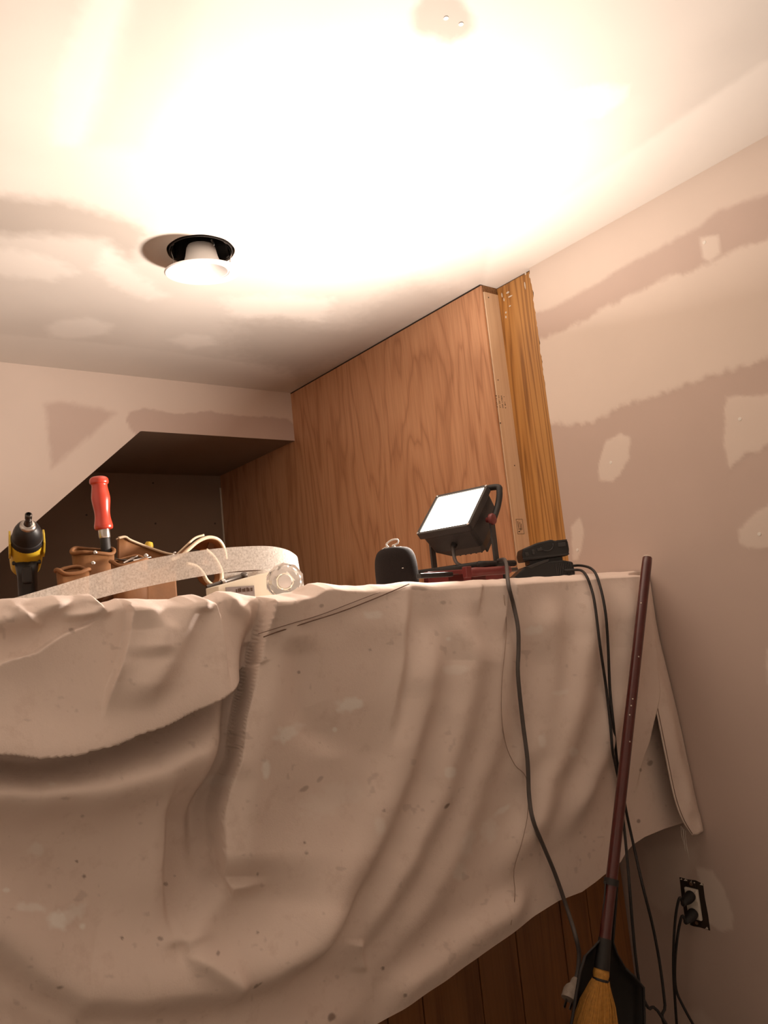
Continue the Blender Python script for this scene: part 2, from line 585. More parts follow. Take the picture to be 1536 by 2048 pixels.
mud = np.zeros(len(P2))
mud = addm(mud, rpx([(1040, 400), (1055, 628), (1100, 617), (1190, 570), (1250, 532), (1330, 490), (1400, 452), (1440, 420), (1536, 388), (1640, 352)])+[(.1, 1.86), (YN, 1.87), (YN, HC+.1), (1.6, HC+.1)], .85, .012, .004, 21)
mud = addm(mud, rpx([(1060, 690), (1085, 680), (1150, 650), (1240, 600), (1330, 560), (1420, 525), (1470, 500), (1536, 478), (1620, 448)])+[(.1, 1.80), (YN, 1.81), (YN, 1.60), (.1, 1.60)]+rpx([(1620, 690), (1536, 718), (1490, 731), (1440, 746), (1400, 760), (1340, 780), (1300, 796), (1240, 813), (1190, 843), (1130, 850), (1080, 840)]), 1.0, .014, .009, 22)
mud = addm(mud, rpx([(1400, 475), (1437, 470), (1441, 505), (1420, 525), (1405, 516)]), 1.0, .008, .003, 23)
mud = addm(mud, rpx([(1214, 882), (1238, 868), (1262, 872), (1256, 920), (1241, 950), (1225, 963), (1199, 960), (1195, 942), (1203, 905)]), .95, .006, .004, 24)
mud = addm(mud, rpx([(1452, 794), (1560, 789), (1560, 850), (1522, 902), (1490, 908), (1460, 936), (1448, 890)]), .85, .006, .005, 25)
mud = addm(mud, rpx([(1560, 995), (1500, 1035), (1478, 1058), (1480, 1085), (1495, 1098), (1560, 1095)]), .8, .006, .005, 26)
mud = addm(mud, rpx([(1142, 1055), (1160, 1035), (1168, 1060), (1163, 1100), (1155, 1120), (1146, 1120)]), .9, .006, .003, 27)
mud = addm(mud, rpx([(1532, 1300), (1560, 1290), (1560, 1380), (1535, 1368)]), .8, .006, .003, 28)
mud = addm(mud, rpx([(1290, 1700), (1340, 1690), (1395, 1690), (1392, 1725), (1372, 1750), (1362, 1815), (1330, 1830), (1295, 1800)]), .35, .02, .006, 29)
mud = addm(mud, rpx([(1392, 1735), (1425, 1741), (1450, 1780), (1465, 1828), (1466, 1858), (1442, 1863), (1412, 1842)]), .75, .006, .003, 30)
mud = addm(mud, rpx([(1365, 2025), (1405, 2020), (1450, 2075), (1360, 2075)]), .4, .02, .006, 31)
V = np.column_stack([np.full(len(P2), XR)-mud*.0008, P2])
# torn paper edge where the drywall stops at the stained board
last = np.isclose(P2[:, 0], YPOST0)
V[last, 1] += np.where(P2[last, 1] > HC-.36, .006*vnoise(P2[last]*[1, 1], 45, 5)+.003*vnoise(P2[last], 160, 6), 0)
WR = mesh('wall_right', V, grid_faces(len(gy), len(gz)), 'wall', None, True)
set_attr(WR, 'mud', np.clip(mud, -.3, 1.3))
struct(WR, 'taped drywall wall with pale joint compound bands and patches', 'wall')
mesh('board_edge', [(XR, YPOST0, 0), (XR+.014, YPOST0, 0), (XR+.014, YPOST0, HC), (XR, YPOST0, HC)], [[0, 1, 2, 3]], 'gap', WR)
for (x, y) in [(1222, 925), (1480, 838), (1519, 1068), (1155, 1100), (1409, 485), (1366, 360), (1299, 391)]:
    p = on(x, y, 0, XR)
    dark = y < 400
    lathe('screw_spot', p, (-1, 0, 0), [(.0018 if dark else .0045, -.0005), (.0018 if dark else .0042, .0014), (.0001, .0016)], 'screw' if dark else 'mudspot', WR, 12)

# soffit wall under the stairs, with the sloping cut
SL0 = (0.98, ZS); slope = .9
zc0 = ZS-slope*(SL0[0]+.0)  # height of the cut at x = 0
gxs = lin((XL, -.1, .05), (-.1, XP, .0075)); gzs = lin((0, .05, .05), (0, 1, 1), (1, HC, .0075))
gxs = lin((XL, -.1, .05), (-.1, XP, .0075))
cut = np.where(gxs < SL0[0], np.maximum(ZS+slope*(gxs-SL0[0]), 0.0), ZS)
nv = 60
tz = np.linspace(0, 1, nv)
V = np.array([(x, YS, c+(HC-c)*t) for x, c in zip(gxs, cut) for t in tz])
P2 = V[:, [0, 2]]


def spx(pts): return [tuple(on(x, y, 1, YS)[[0, 2]]) for x, y in pts]


mud = np.ones(len(P2))*.9
mud = addm(mud, spx([(90, 810), (115, 803), (140, 806), (180, 812), (232, 826), (165, 885), (103, 935)]), .12, .02, .006, 41)
mud = addm(mud, spx([(252, 842), (258, 825), (290, 816), (350, 828), (420, 822), (480, 832), (540, 833), (575, 838), (592, 852), (592, 900), (281, 880), (262, 862)]), .05, .008, .005, 42)
WS = mesh('wall_soffit', V, grid_faces(len(gxs), nv), 'wall', None, True)
set_attr(WS, 'mud', np.clip(mud, -.3, 1.3))
struct(WS, 'drywall soffit cut along the slope of the stairs', 'wall')
TH = .016
xs_floor = SL0[0]-ZS/slope
mesh('cut_edge', [(xs_floor, YS, 0), (SL0[0], YS, ZS), (SL0[0], YS+TH, ZS), (xs_floor, YS+TH, 0)], [[0, 1, 2, 3]], 'raw', WS)
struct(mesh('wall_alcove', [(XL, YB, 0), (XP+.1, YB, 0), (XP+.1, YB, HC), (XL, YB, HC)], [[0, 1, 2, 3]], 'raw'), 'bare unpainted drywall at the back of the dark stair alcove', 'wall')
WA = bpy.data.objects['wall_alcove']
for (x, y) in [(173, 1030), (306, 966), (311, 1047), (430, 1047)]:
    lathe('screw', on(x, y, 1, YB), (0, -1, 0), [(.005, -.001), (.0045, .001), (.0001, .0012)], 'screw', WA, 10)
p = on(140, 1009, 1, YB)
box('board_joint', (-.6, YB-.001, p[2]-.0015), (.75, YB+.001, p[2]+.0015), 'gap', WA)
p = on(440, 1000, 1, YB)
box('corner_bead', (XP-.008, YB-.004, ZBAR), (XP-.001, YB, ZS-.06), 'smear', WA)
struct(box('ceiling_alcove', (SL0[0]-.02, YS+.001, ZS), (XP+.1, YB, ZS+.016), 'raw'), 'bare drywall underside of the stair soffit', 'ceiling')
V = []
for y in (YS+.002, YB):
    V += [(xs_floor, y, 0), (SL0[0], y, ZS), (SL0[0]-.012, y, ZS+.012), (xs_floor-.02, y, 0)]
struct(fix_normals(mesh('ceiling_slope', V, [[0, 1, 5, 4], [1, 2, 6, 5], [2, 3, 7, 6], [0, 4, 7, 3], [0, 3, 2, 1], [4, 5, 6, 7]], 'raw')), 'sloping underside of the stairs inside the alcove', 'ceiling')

# plywood, batten and wide stained board
WP = struct(box('wall_plywood', (XP, YPOST1+.002, 0), (XP+.006, YB, HC-.004), 'ply'), 'reddish oak plywood sheet behind the work light', 'wall')
box('ceiling_gap', (XP-.0008, YPOST1+.004, HC-.005), (XP+.004, YS, HC-.0005), 'gap', WP)
struct(box('wall_backing', (XR+.013, YN, 0), (XR+.06, YB, HC), 'raw'), 'framing and board behind the right wall', 'wall')
T1 = struct(box('trim_1', (XP+.0085, YPOST1, 0), (XPOST+.004, YPOST1+.04, HC-.022), 'stud', bev=.002), 'pale raw spruce batten on the plywood edge', 'trim')
box('end_block', (XP+.009, YPOST1+.003, HC-.0215), (XPOST+.004, YPOST1+.04, HC-.001), 'endgrain', T1)
box('dark_gap', (XP+.0062, YPOST1+.004, 0), (XP+.0086, YPOST1+.03, HC-.001), 'gap', T1)
T2 = struct(box('trim_2', (XPOST, YPOST0-.02, 0), (XPOST+.002, YPOST1+.001, HC-.004), 'post'), 'wide honey stained pine board beside the batten', 'trim')
for (x, y) in [(996, 760), (1001, 846), (1029, 931), (977, 595)]:
    lathe('nail_hole', on(x, y, 1, YPOST1), (0, -1, 0), [(.0022, -.001), (.002, .0004), (.0001, .0005)], 'ink', T1, 10)
# grade stamps on the batten: rows of small unreadable ink strokes, and a framed mark
st = []
c0 = on(1001, 803, 1, YPOST1)
for r in range(4):
    for k in range(9):
        if random.random() < .25: continue
        x = c0[0]-.018+r*.0115; z = c0[2]-.019+k*.0043
        st.append((x, z, random.uniform(.002, .0045), random.uniform(.0012, .003)))
for i, (x, z, a, b) in enumerate(st):
    box('stamp_stroke', (x, YPOST1-.0005, z), (x+a, YPOST1+.0002, z+b), 'ink', T1)
c0 = on(1040, 1053, 1, YPOST1)
for (x0, x1, z0, z1) in [(-.014, .014, -.022, -.0212), (-.014, .014, .0212, .022), (-.014, -.0132, -.022, .022), (.0132, .014, -.022, .022),
                         (-.008, -.006, -.004, .016), (0, .0015, -.012, .013), (.006, .0075, -.01, .008), (-.009, -.003, -.016, -.013), (-.009, .004, -.008, -.0065)]:
    box('stamp_stroke', (c0[0]+x0, YPOST1-.0005, c0[2]+z0), (c0[0]+x1, YPOST1+.0002, c0[2]+z1), 'ink', T1)
for (x, y, a, b) in [(999, 572, 9, 4), (1012, 565, 12, 4), (1016, 585, 10, 5), (1020, 593, 13, 4), (1004, 590, 3, 12), (1008, 600, 3, 8), (1012, 625, 5, 4), (1020, 612, 6, 3), (1051, 545, 4, 14), (1050, 570, 3, 16), (1012, 634, 4, 6), (1060, 552, 5, 10)]:
    p = on(x, y, 0, XPOST); s = .00135
    q = [p[1:]+np.array([math.cos(t)*a*s*.6*random.uniform(.6, 1.1), math.sin(t)*b*s*.6*random.uniform(.6, 1.1)]) for t in np.linspace(0, 2*math.pi, 9)[:-1]]
    prism('paint_smear', q, 0, .0006, 'smear', T2, fr=((XPOST, 0, 0), (0, 1, 0), (0, 0, 1), (-1, 0, 0)))
# unseen walls that close the room, set near and white to bounce light
for nme, lo, hi in (('wall_left', (XL-.02, YN, 0), (XL, YB, HC)), ('wall_front', (XL, YN-.02, 0), (XR, YN, HC))):
    struct(box(nme, lo, hi, 'painted'), 'unseen white wall set close to bounce light', 'wall')

# ------------------------------------------------------------------ the bar under the cloth
YC = 1.128               # front face of the hanging cloth
bar = root('bar_counter', (.6, 1.34, 0), 'wood panelled bar counter hidden under the canvas drop cloth', 'bar counter')
box('bar_top', (XL+.004, 1.155, ZBAR-.035), (XP-.004, 2.25, ZBAR), 'panel', bar, bev=.003)
box('bar_top_end', (XP-.004, 1.155, ZBAR-.035), (XR-.004, YPOST0-.004, ZBAR), 'panel', bar, bev=.003)
box('bar_core', (XL+.004, 1.352, .0), (XR-.014, 1.42, ZBAR-.036), 'gap', bar)
xw = XR-.006; k = 0
edges = [xw]
for wd in (.145, .10, .155, .12, .16, .09, .145, .13, .15, .11, .16, .12, .15, .1, .16, .14, .15):
    edges.append(edges[-1]-wd)
for a, b in zip(edges[1:], edges[:-1]):
    box('plank', (a+.0016, 1.333, .002), (b-.0016, 1.351, ZBAR-.037), 'panel', bar, bev=.0018)

# ------------------------------------------------------------------ the canvas drop cloth
TOPPX = [(-300, 1205), (0, 1197), (60, 1193), (110, 1188), (150, 1189), (185, 1185), (205, 1204), (222, 1200), (236, 1194), (300, 1197), (345, 1196), (365, 1189), (392, 1187), (412, 1193),
         (440, 1180), (470, 1181), (500, 1189), (523, 1191), (560, 1187), (600, 1180), (625, 1166), (645, 1163), (675, 1167), (720, 1169), (780, 1166), (820, 1161), (870, 1164), (930, 1161), (958, 1158),
         (985, 1158), (1005, 1157), (1060, 1153), (1130, 1150), (1185, 1146), (1255, 1144), (1300, 1140)]
HEMPX = [(1400, 1632), (1372, 1645), (1330, 1658), (1290, 1674), (1264, 1690), (1250, 1706), (1240, 1724), (1215, 1744), (1190, 1765), (1165, 1784), (1120, 1802), (1050, 1846), (960, 1905), (880, 1963), (800, 2018), (740, 2056), (600, 2140)]
tp = np.array([on(x, y, 1, YC) for x, y in TOPPX]); hp = np.array([on(x, y, 1, YC) for x, y in HEMPX])[::-1]
hx = np.concatenate([[-.8, .1], hp[:, 0]]); hz = np.concatenate([[.3, .36], hp[:, 2]])

# folds: polylines on the cloth face, heights and overhangs in metres, widths in pixels of the face
STEPS = [  # (curve, proud side sign, height, crease width, decay of the proud side, overhang of the lip)
    ([(530, 1120), (524, 1186), (518, 1240), (508, 1295), (494, 1355), (479, 1425), (462, 1500), (447, 1570), (437, 1640), (434, 1700), (440, 1760), (452, 1800)], -1, .075, 4.5, 150, .016),
    ([(-350, 1440), (-150, 1476), (0, 1484), (60, 1488), (130, 1484), (200, 1469), (280, 1438), (360, 1401), (430, 1369), (480, 1346), (530, 1318)], -1, .070, 5, 120, .020),
    ([(-250, 1420), (0, 1325), (60, 1305), (130, 1268), (180, 1236), (220, 1213), (260, 1190)], 1, .026, 6, 90, .006),
    ([(238, 1150), (240, 1196), (246, 1225), (243, 1262), (222, 1325), (190, 1400), (170, 1440)], -1, .036, 6, 80, .008),
    ([(412, 1160), (418, 1190), (428, 1240), (430, 1290), (429, 1330), (432, 1380)], 1, .014, 7, 50, .003),
    ([(333, 1520), (334, 1650), (332, 1740), (333, 1820), (342, 1900)], 1, .022, 16, 200, .0),
    ([(1250, 1100), (1254, 1140), (1262, 1190), (1272, 1240), (1283, 1300), (1292, 1380), (1285, 1480), (1270, 1600)], 1, .045, 7, 150, .006),
    ([(1006, 1120), (1006, 1150), (1004, 1200), (992, 1290)], 1, .014, 6, 40, .004),
    ([(1013, 1120), (1013, 1150), (1014, 1200), (1016, 1330)], -1, .014, 6, 60, .004),
    ([(820, 1120), (818, 1160), (812, 1230), (800, 1310), (785, 1400), (762, 1520)], 1, .022, 18, 100, .0),
    ([(620, 1170), (560, 1205), (505, 1215)], -1, .006, 8, 50, .0),
    ([(958, 1130), (957, 1170), (945, 1240)], 1, .010, 8, 40, .0),
]
RIDGES = [  # (curve, height, width on + side, width on - side)
    ([(-350, 1560), (-150, 1574), (0, 1576), (100, 1573), (200, 1561), (300, 1540), (380, 1506), (440, 1462), (490, 1405)], .055, 60, 44),
    ([(-300, 1600), (-150, 1740), (0, 1866), (80, 1922), (150, 1962), (250, 1966), (340, 1958), (430, 1948), (520, 1915), (600, 1860), (720, 1740)], .060, 60, 110),
    ([(468, 1740), (456, 1752), (400, 1810), (330, 1890)], .030, 24, 34),
    ([(330, 1866), (345, 1878), (390, 1905), (445, 1946), (465, 1960)], .020, 22, 30),
    ([(-200, 2020), (0, 2050), (150, 2100), (400, 2110), (700, 2020), (800, 1960)], .045, 60, 60),
    ([(850, 1230), (830, 1400), (795, 1520), (745, 1640), (680, 1760), (600, 1870), (470, 1990)], .030, 46, 30),
    ([(905, 1170), (925, 1320), (905, 1450), (870, 1580), (800, 1720), (720, 1850), (600, 2010)], .028, 32, 34),
    ([(990, 1200), (990, 1340), (975, 1460), (940, 1600), (880, 1740), (790, 1880), (680, 2010)], .020, 34, 34),
    ([(1160, 1140), (1160, 1175), (1150, 1270), (1130, 1390), (1098, 1520), (1060, 1640), (990, 1790)], .034, 28, 34),
    ([(1080, 1180), (1085, 1330), (1070, 1450), (1030, 1590)], .018, 28, 28),
    ([(1228, 1140), (1225, 1180), (1222, 1300), (1200, 1430), (1165, 1560), (1100, 1720)], .034, 30, 28),
    ([(1075, 1785), (1055, 1795), (960, 1855), (860, 1930), (740, 2015)], .024, 30, 40),
    ([(560, 1270), (580, 1420), (650, 1520)], -.012, 40, 40),
    ([(700, 1870), (716, 1945)], .010, 18, 10),
    ([(-50, 1250), (70, 1225), (160, 1190)], .020, 24, 20),
    ([(20, 1205), (65, 1260)], .012, 12, 14),
    ([(178, 1175), (200, 1215), (140, 1245)], .016, 14, 14),
    ([(270, 1205), (300, 1260), (275, 1320)], .016, 28, 24),
    ([(375, 1180), (345, 1260), (300, 1330), (240, 1420)], .020, 34, 24),
    ([(395, 1180), (385, 1230)], .012, 12, 16),
    ([(440, 1175), (470, 1215), (505, 1235)], .012, 16, 16),
    ([(-350, 1475), (-150, 1512), (0, 1520), (60, 1524), (130, 1520), (200, 1504), (280, 1472), (360, 1434), (430, 1400), (510, 1360)], -.036, 26, 26),
    ([(520, 1200), (512, 1245), (500, 1290), (478, 1380), (460, 1440), (440, 1510), (424, 1590), (414, 1660), (412, 1720), (425, 1790)], -.034, 22, 30),
]


def sstep(x): x = np.clip(x, 0, 1); return x*x*(3-2*x)


def ends(px, c, a, b):
    c0, c1 = np.array(c[0], float), np.array(c[-1], float); ax_ = 0 if abs(c1[0]-c0[0]) > abs(c1[1]-c0[1]) else 1
    t = (px[:, ax_]-c0[ax_])/(c1[ax_]-c0[ax_])
    return sstep(np.minimum(np.clip(t/a, 0, 1), np.clip((1-t)/b, 0, 1)))


def drape(px):
    """how far the cloth stands out from its plane, and how far its lips hang over, in metres"""
    D = np.zeros(len(px)); O = np.zeros((len(px), 2))
    wob = px+np.column_stack([vnoise(px, 1/60, 70), vnoise(px, 1/60, 71)])*8
    for c, sg, hgt, cw, dec, ov in STEPS:
        s, t, q = seg_dist(wob, c, True); s = s*sg
        e = ends(px, c, .10 if ov else .35, .16 if ov > .01 else .4)
        k = hgt*e*sstep((s+cw*.3)/(1.3*cw))*np.exp(-np.maximum(s, 0)/dec)
        D += k
        if ov:
            n_ = -q/np.maximum(np.abs(s), 1e-6)[:, None]
            wgt = ov*e*sstep(s/(cw*1.2))*np.exp(-np.maximum(s, 0)/(cw*5))
            O += n_*wgt[:, None]*[1, -1]
    for c, hgt, wp, wn in RIDGES:
        s, t = seg_dist(wob, c)
        D += hgt*ends(px, c, .18, .13 if hgt > .05 else .25)*np.exp(-(s/np.where(s > 0, wp, wn))**2)
    # pocket left of the big overlap fold
    m = soft_poly(px, [(345, 1640), (445, 1560), (440, 1640), (436, 1700), (446, 1770), (345, 1875), (335, 1800)], 90)
    D -= .030*sstep(m)
    D += .008*vnoise(px, 1/150, 72)+.0022*vnoise(px, 1/50, 73)
    return D, O


def cloth_pts(X, Z):
    B_ = np.column_stack([X, np.full(len(X), YC), Z])
    a, b = proj(B_); px = np.column_stack([a, b])
    D, O = drape(px)
    top = np.interp(X, tp[:, 0], tp[:, 2])
    g = np.clip((top-Z+.010)/.026, .0, 1)
    D = D*g
    D = np.maximum(D, -.016-.08*np.clip((ZBAR-.05-Z)/.06, 0, 1))
    ex = np.clip((XR-.008-X)/.05, 0, 1)
    return np.column_stack([X+O[:, 0]*g*ex, YC-D, Z+O[:, 1]*g]), px


def on_cloth(x, y, lift=.004):
    p = on(x, y, 1, YC)
    for _ in range(3):
        q, _ = cloth_pts(np.array([p[0]]), np.array([p[2]])); yy = q[0, 1]-lift
        p = on(x, y, 1, yy)
    return p


gX = lin((-.6, .15, .012), (.15, .75, .0018), (.75, XR-.006, .003))
nT, nR, nFr = 22, 6, 420
rows = []
ztop = np.interp(gX, tp[:, 0], tp[:, 2]); zhem = np.interp(gX, hx, hz)
ztop = ztop+.0018*vnoise(np.column_stack([gX, gX*0]), 60, 81)
V = np.zeros((len(gX), nT+nR+nFr, 3))
for j in range(nT):      # the part lying on the bar
    f = j/(nT-1); y = 1.46-(1.46-(YC+.022))*f
    lift = .012*np.exp(-((gX-1.62)/.07)**2)*math.exp(-((y-1.24)/.07)**2)
    zt = ZBAR+.004+(ztop-ZBAR-.006)*sstep(np.array((f-.45)/.55))+lift
    q = np.column_stack([gX, np.full(len(gX), y)])
    zt = zt+np.maximum(0, .007*vnoise(q, 14, 82)+.003*vnoise(q, 40, 83))*(1-f*.5)
    V[:, j] = np.column_stack([gX, np.full(len(gX), y), zt])
for j in range(nR):
    a = math.pi/2*(j+1)/(nR+1)
    V[:, nT+j] = np.column_stack([gX, np.full(len(gX), YC+.022*(1-math.sin(a))), ztop-.012*(1-math.cos(a))])
z0 = ztop-.012
pxs = np.zeros((len(gX), nFr, 2))
for j in range(nFr):
    f = j/(nFr-1)
    q, pq = cloth_pts(gX, z0+(zhem-z0)*f)
    V[:, nT+nR+j] = q; pxs[:, j] = pq
# blend the round of the edge into the folds just below it
for j in range(nR):
    V[:, nT+j, 1] += (V[:, nT+nR, 1]-YC)*((j+1)/(nR+1))**2
nvv = nT+nR+nFr
cloth = mesh('drop_cloth', V.reshape(-1, 3), grid_faces(len(gX), nvv), 'cloth', None, True, loc=(.8, YC, 1.1))
allpx = np.zeros((len(gX), nvv, 2)); a, b = proj(V.reshape(-1, 3)); allpx = np.column_stack([a, b])
stain = np.zeros(len(allpx)); paint = np.zeros(len(allpx))


def blot(arr, x, y, rx, ry, ang=0, val=1.0, seed=0, soft=.5):
    d = allpx-[x, y]; c, s = math.cos(ang), math.sin(ang)
    m = (abs(d[:, 0]) < 3*max(rx, ry)) & (abs(d[:, 1]) < 3*max(rx, ry))
    u = (d[m, 0]*c+d[m, 1]*s)/rx; v = (-d[m, 0]*s+d[m, 1]*c)/ry
    r = np.sqrt(u*u+v*v)+vnoise(allpx[m], 1/9, seed)*.7
    arr[m] = np.maximum(arr[m], val*np.clip((1-r)/soft+.5, 0, 1))


for i, (x, y, rx, ry, an, v) in enumerate([(143, 1261, 8, 6, .5, .55), (154, 1722, 4, 4, 0, .8), (168, 1753, 4, 5, 0, .8), (331, 1768, 6, 4, .3, .6), (244, 1876, 4, 4, 0, .8), (321, 1877, 8, 6, 0, .6), (437, 1907, 5, 6, 0, .6),
        (598, 1344, 4, 4, 0, .6), (895, 1611, 9, 4, -.7, .85), (609, 1685, 4, 4, 0, .7), (613, 1706, 5, 4, 0, .5), (663, 2035, 9, 12, .2, .8), (766, 1937, 4, 4, 0, .7), (810, 1991, 5, 4, -.5, .7), (515, 1748, 3, 6, 0, .5),
        (1300, 1526, 6, 6, .5, .6), (1281, 1540, 4, 5, 0, .6), (1277, 1642, 4, 4, 0, .7), (512, 1973, 3, 8, .9, .7), (520, 1968, 3, 8, .9, .6), (515, 1865, 3, 4, 0, .6), (120, 1975, 10, 5, 0, .6), (350, 1752, 4, 3, 0, .4),
        (835, 1176, 22, 5, .1, .55), (885, 1205, 8, 5, 0, .35), (644, 1212, 5, 4, 0, .5), (590, 1205, 7, 4, -.7, .45), (608, 1578, 12, 5, -.5, .45), (640, 1558, 10, 4, -.7, .35), (1215, 1790, 4, 8, 0, .5), (1208, 1755, 3, 5, 0, .5),
        (130, 1597, 12, 4, 0, .3), (165, 1632, 5, 4, 0, .4), (480, 1495, 4, 9, .9, .4), (531, 1316, 4, 3, 0, .4), (740, 1300, 4, 3, 0, .4), (768, 1621, 3, 4, 0, .5)]):
    blot(stain, x, y, max(2.6, rx*.8), max(2.6, ry*.8), an, v*.8, 100+i)
for i, (x, y, rx, ry, an, v) in enumerate([(62, 1815, 26, 9, .1, .55), (118, 1840, 20, 17, 0, .9), (140, 1828, 30, 14, -.5, .5), (166, 1852, 6, 6, 0, .7), (73, 1699, 14, 13, 0, .4), (12, 1780, 6, 4, 0, .7), (104, 1568, 8, 4, 0, .4),
        (700, 1410, 26, 12, -.2, .75), (575, 1465, 26, 14, -.5, .7), (533, 1540, 8, 16, 0, .85), (745, 1230, 16, 8, 0, .5), (900, 1545, 9, 14, .4, .6), (1005, 1620, 18, 6, -.6, .5), (935, 1690, 12, 30, .3, .35), (920, 1745, 12, 16, 0, .4),
        (760, 1655, 10, 18, 0, .35), (1070, 1260, 18, 8, -.2, .4), (1120, 1385, 14, 6, -.2, .35), (910, 1340, 24, 8, 0, .3), (980, 1660, 16, 22, .3, .35), (897, 1278, 5, 4, 0, .5), (670, 1459, 4, 4, 0, .7), (660, 1600, 60, 24, -.4, .2), (1085, 1480, 8, 12, 0, .4), (1148, 1505, 8, 10, 0, .4), (440, 1560, 30, 12, 0, .2)]):
    blot(paint, x, y, rx, ry, an, v, 200+i, .7)
stain = np.maximum(stain, .16*np.clip((vnoise(allpx, 1/9, 91)+vnoise(allpx, 1/31, 92)-.62)/.1, 0, 1))
set_attr(cloth, 'stain', stain); set_attr(cloth, 'paint', paint)
tag(cloth, 'stained canvas drop cloth draped in heavy folds over the bar', 'drop cloth')
# sewn seam, hem, drawn shadow line
tube('seam', [on_cloth(x, y, .0035) for x, y in [(527, 1274), (560, 1262), (620, 1243), (680, 1224), (740, 1201), (790, 1180), (818, 1168)]], .0011, 'stitch', cloth, 6, 4)
tube('seam', [on_cloth(x, y, .0018) for x, y in [(516, 1268), (580, 1248), (640, 1230), (700, 1207), (760, 1184)]], .0006, 'stitch', cloth, 5, 4)
tube('shadow_line', [on_cloth(x, y, .004) for x, y in [(1008, 1190), (1013, 1250), (1010, 1300), (1004, 1360), (1003, 1430), (1012, 1490), (1030, 1530), (1052, 1555), (1056, 1620), (1045, 1680), (1028, 1740), (1030, 1790), (1022, 1850)]], .0008, 'shade_line', cloth, 5, 4)  # thin darker tube standing in for a wire's faint shadow on the canvas
# the flap of surplus canvas folded against the right wall
LP = [(1256, 1146), (1262, 1185), (1272, 1235), (1290, 1310), (1312, 1420), (1332, 1520), (1348, 1595), (1364, 1640), (1384, 1671)]
RP = [(1290, 1139), (1303, 1195), (1318, 1275), (1341, 1370), (1361, 1455), (1379, 1540), (1393, 1606), (1400, 1632), (1406, 1659)]
nU, nW = 120, 34
lc = np.array(catmull([np.append(p, 0) for p in LP], 15))[:, :2]; rc = np.array(catmull([np.append(p, 0) for p in RP], 15))[:, :2]
lc = lc[np.linspace(0, len(lc)-1, nU).astype(int)]; rc = rc[np.linspace(0, len(rc)-1, nU).astype(int)]
V = []
for i in range(nU):
    f = i/(nU-1)
    pl = on(lc[i, 0], lc[i, 1], 1, YC-.028-.02*f); xr = XR-.004-.001*math.sin(f*7)
    pr = on(rc[i, 0], rc[i, 1], 0, xr)
    for j in range(nW):
        g = j/(nW-1)
        p = pl*(1-g)+pr*g
        bul = math.sin(math.pi*g)
        p = p+np.array([-.35, -1, 0])*(.012*bul*(1-.3*f)+.002*math.sin(f*23+g*5)*bul+.003*math.sin(f*9-g*7)*bul)
        V.append(p)
        if j == 0: first = p
flap = mesh('folded_flap', V, grid_faces(nU, nW), 'cloth', cloth, True, solid=.002)
flap['label'] = 'surplus canvas hanging in a narrow folded strip'
tube('flap_hem', [np.array(V[i*nW+2])+[-.001, -.0015, 0] for i in range(40, nU, 3)], .0008, 'stitch', cloth, 5)
for k in range(4):
    a = on(1362+k*3, 1652+k*3, 1, YC-.05)
    tube('frayed_thread', [a, a+[.003*math.sin(k*2), .002, -.02], a+[.004*math.sin(k*3+1), 0, -.045-.006*k]], .00035, 'string', cloth, 4, 4)

# ------------------------------------------------------------------ recessed lamp hanging out of the ceiling
tc = on(406, 546, 2, HC-.058)
rl = root('recessed_light', (tc[0], tc[1], HC-.058), 'white recessed light trim hanging loose below its ceiling hole', 'ceiling light')
hc = np.array([HOLE[0], HOLE[1], HC])
can = lathe('can_housing', hc, (0, 0, 1), [(.079, -.002), (.079, .11), (.06, .16), (.0001, .16), (.0001, .157), (.058, .157), (.0765, .108), (.0765, -.002), (.079, -.002)], 'tin', rl, 48, False)
for a in np.linspace(0, 2*math.pi, 7)[:-1]:
    p = hc+np.array([.076*math.cos(a), .076*math.sin(a), .05])
    box('housing_rib', (-.004, -.006, -.05), (.0, .006, .05), 'darksteel', rl, fr=(p, (math.cos(a), math.sin(a), 0), (-math.sin(a), math.cos(a), 0), (0, 0, 1)))
tb = np.array([tc[0], tc[1], HC-.058]); tax = np.array([-.06, -.10, 1.0])
lathe('trim_ring', tb, tax, [(.064, .004), (.066, .0015), (.080, -.001), (.092, -.0005), (.0945, .0022), (.092, .004), (.07, .006), (.0625, .0075), (.064, .004)], 'white', rl, 64, False)
lathe('reflector_bell', tb, tax, [(.0655, .004), (.056, .012), (.046, .024), (.040, .042), (.036, .062), (.032, .069), (.0001, .071), (.0001, .067), (.029, .065), (.034, .057), (.038, .038), (.044, .021), (.062, .003), (.0655, .004)], 'white', rl, 56, False)
lathe('bulb_lens', tb, tax, [(.034, .056), (.032, .046), (.022, .038), (.0001, .035)], 'white', rl, 40, False)
for sgn in (-1, 1):
    d = np.array([math.cos(.35), -math.sin(.35), 0])*sgn
    s0 = tb+d*.066+[0, 0, .006]
    tube('spring_wire', [s0, s0+d*.006+[0, 0, .012], s0+d*.004+[0, 0, .03], s0+d*.008+[0, 0, .05], s0+d*.001+[0, 0, .07]], .0011, 'steel', rl, 8, 5)
q = tb+tax*.066
tube('lamp_wire', [q+[.01, 0, 0], q+[.03, .01, .012], q+[.05, .03, .03], q+[.055, .045, .05], hc+[.05, .04, .06]], .0026, 'string', rl, 8, 6)

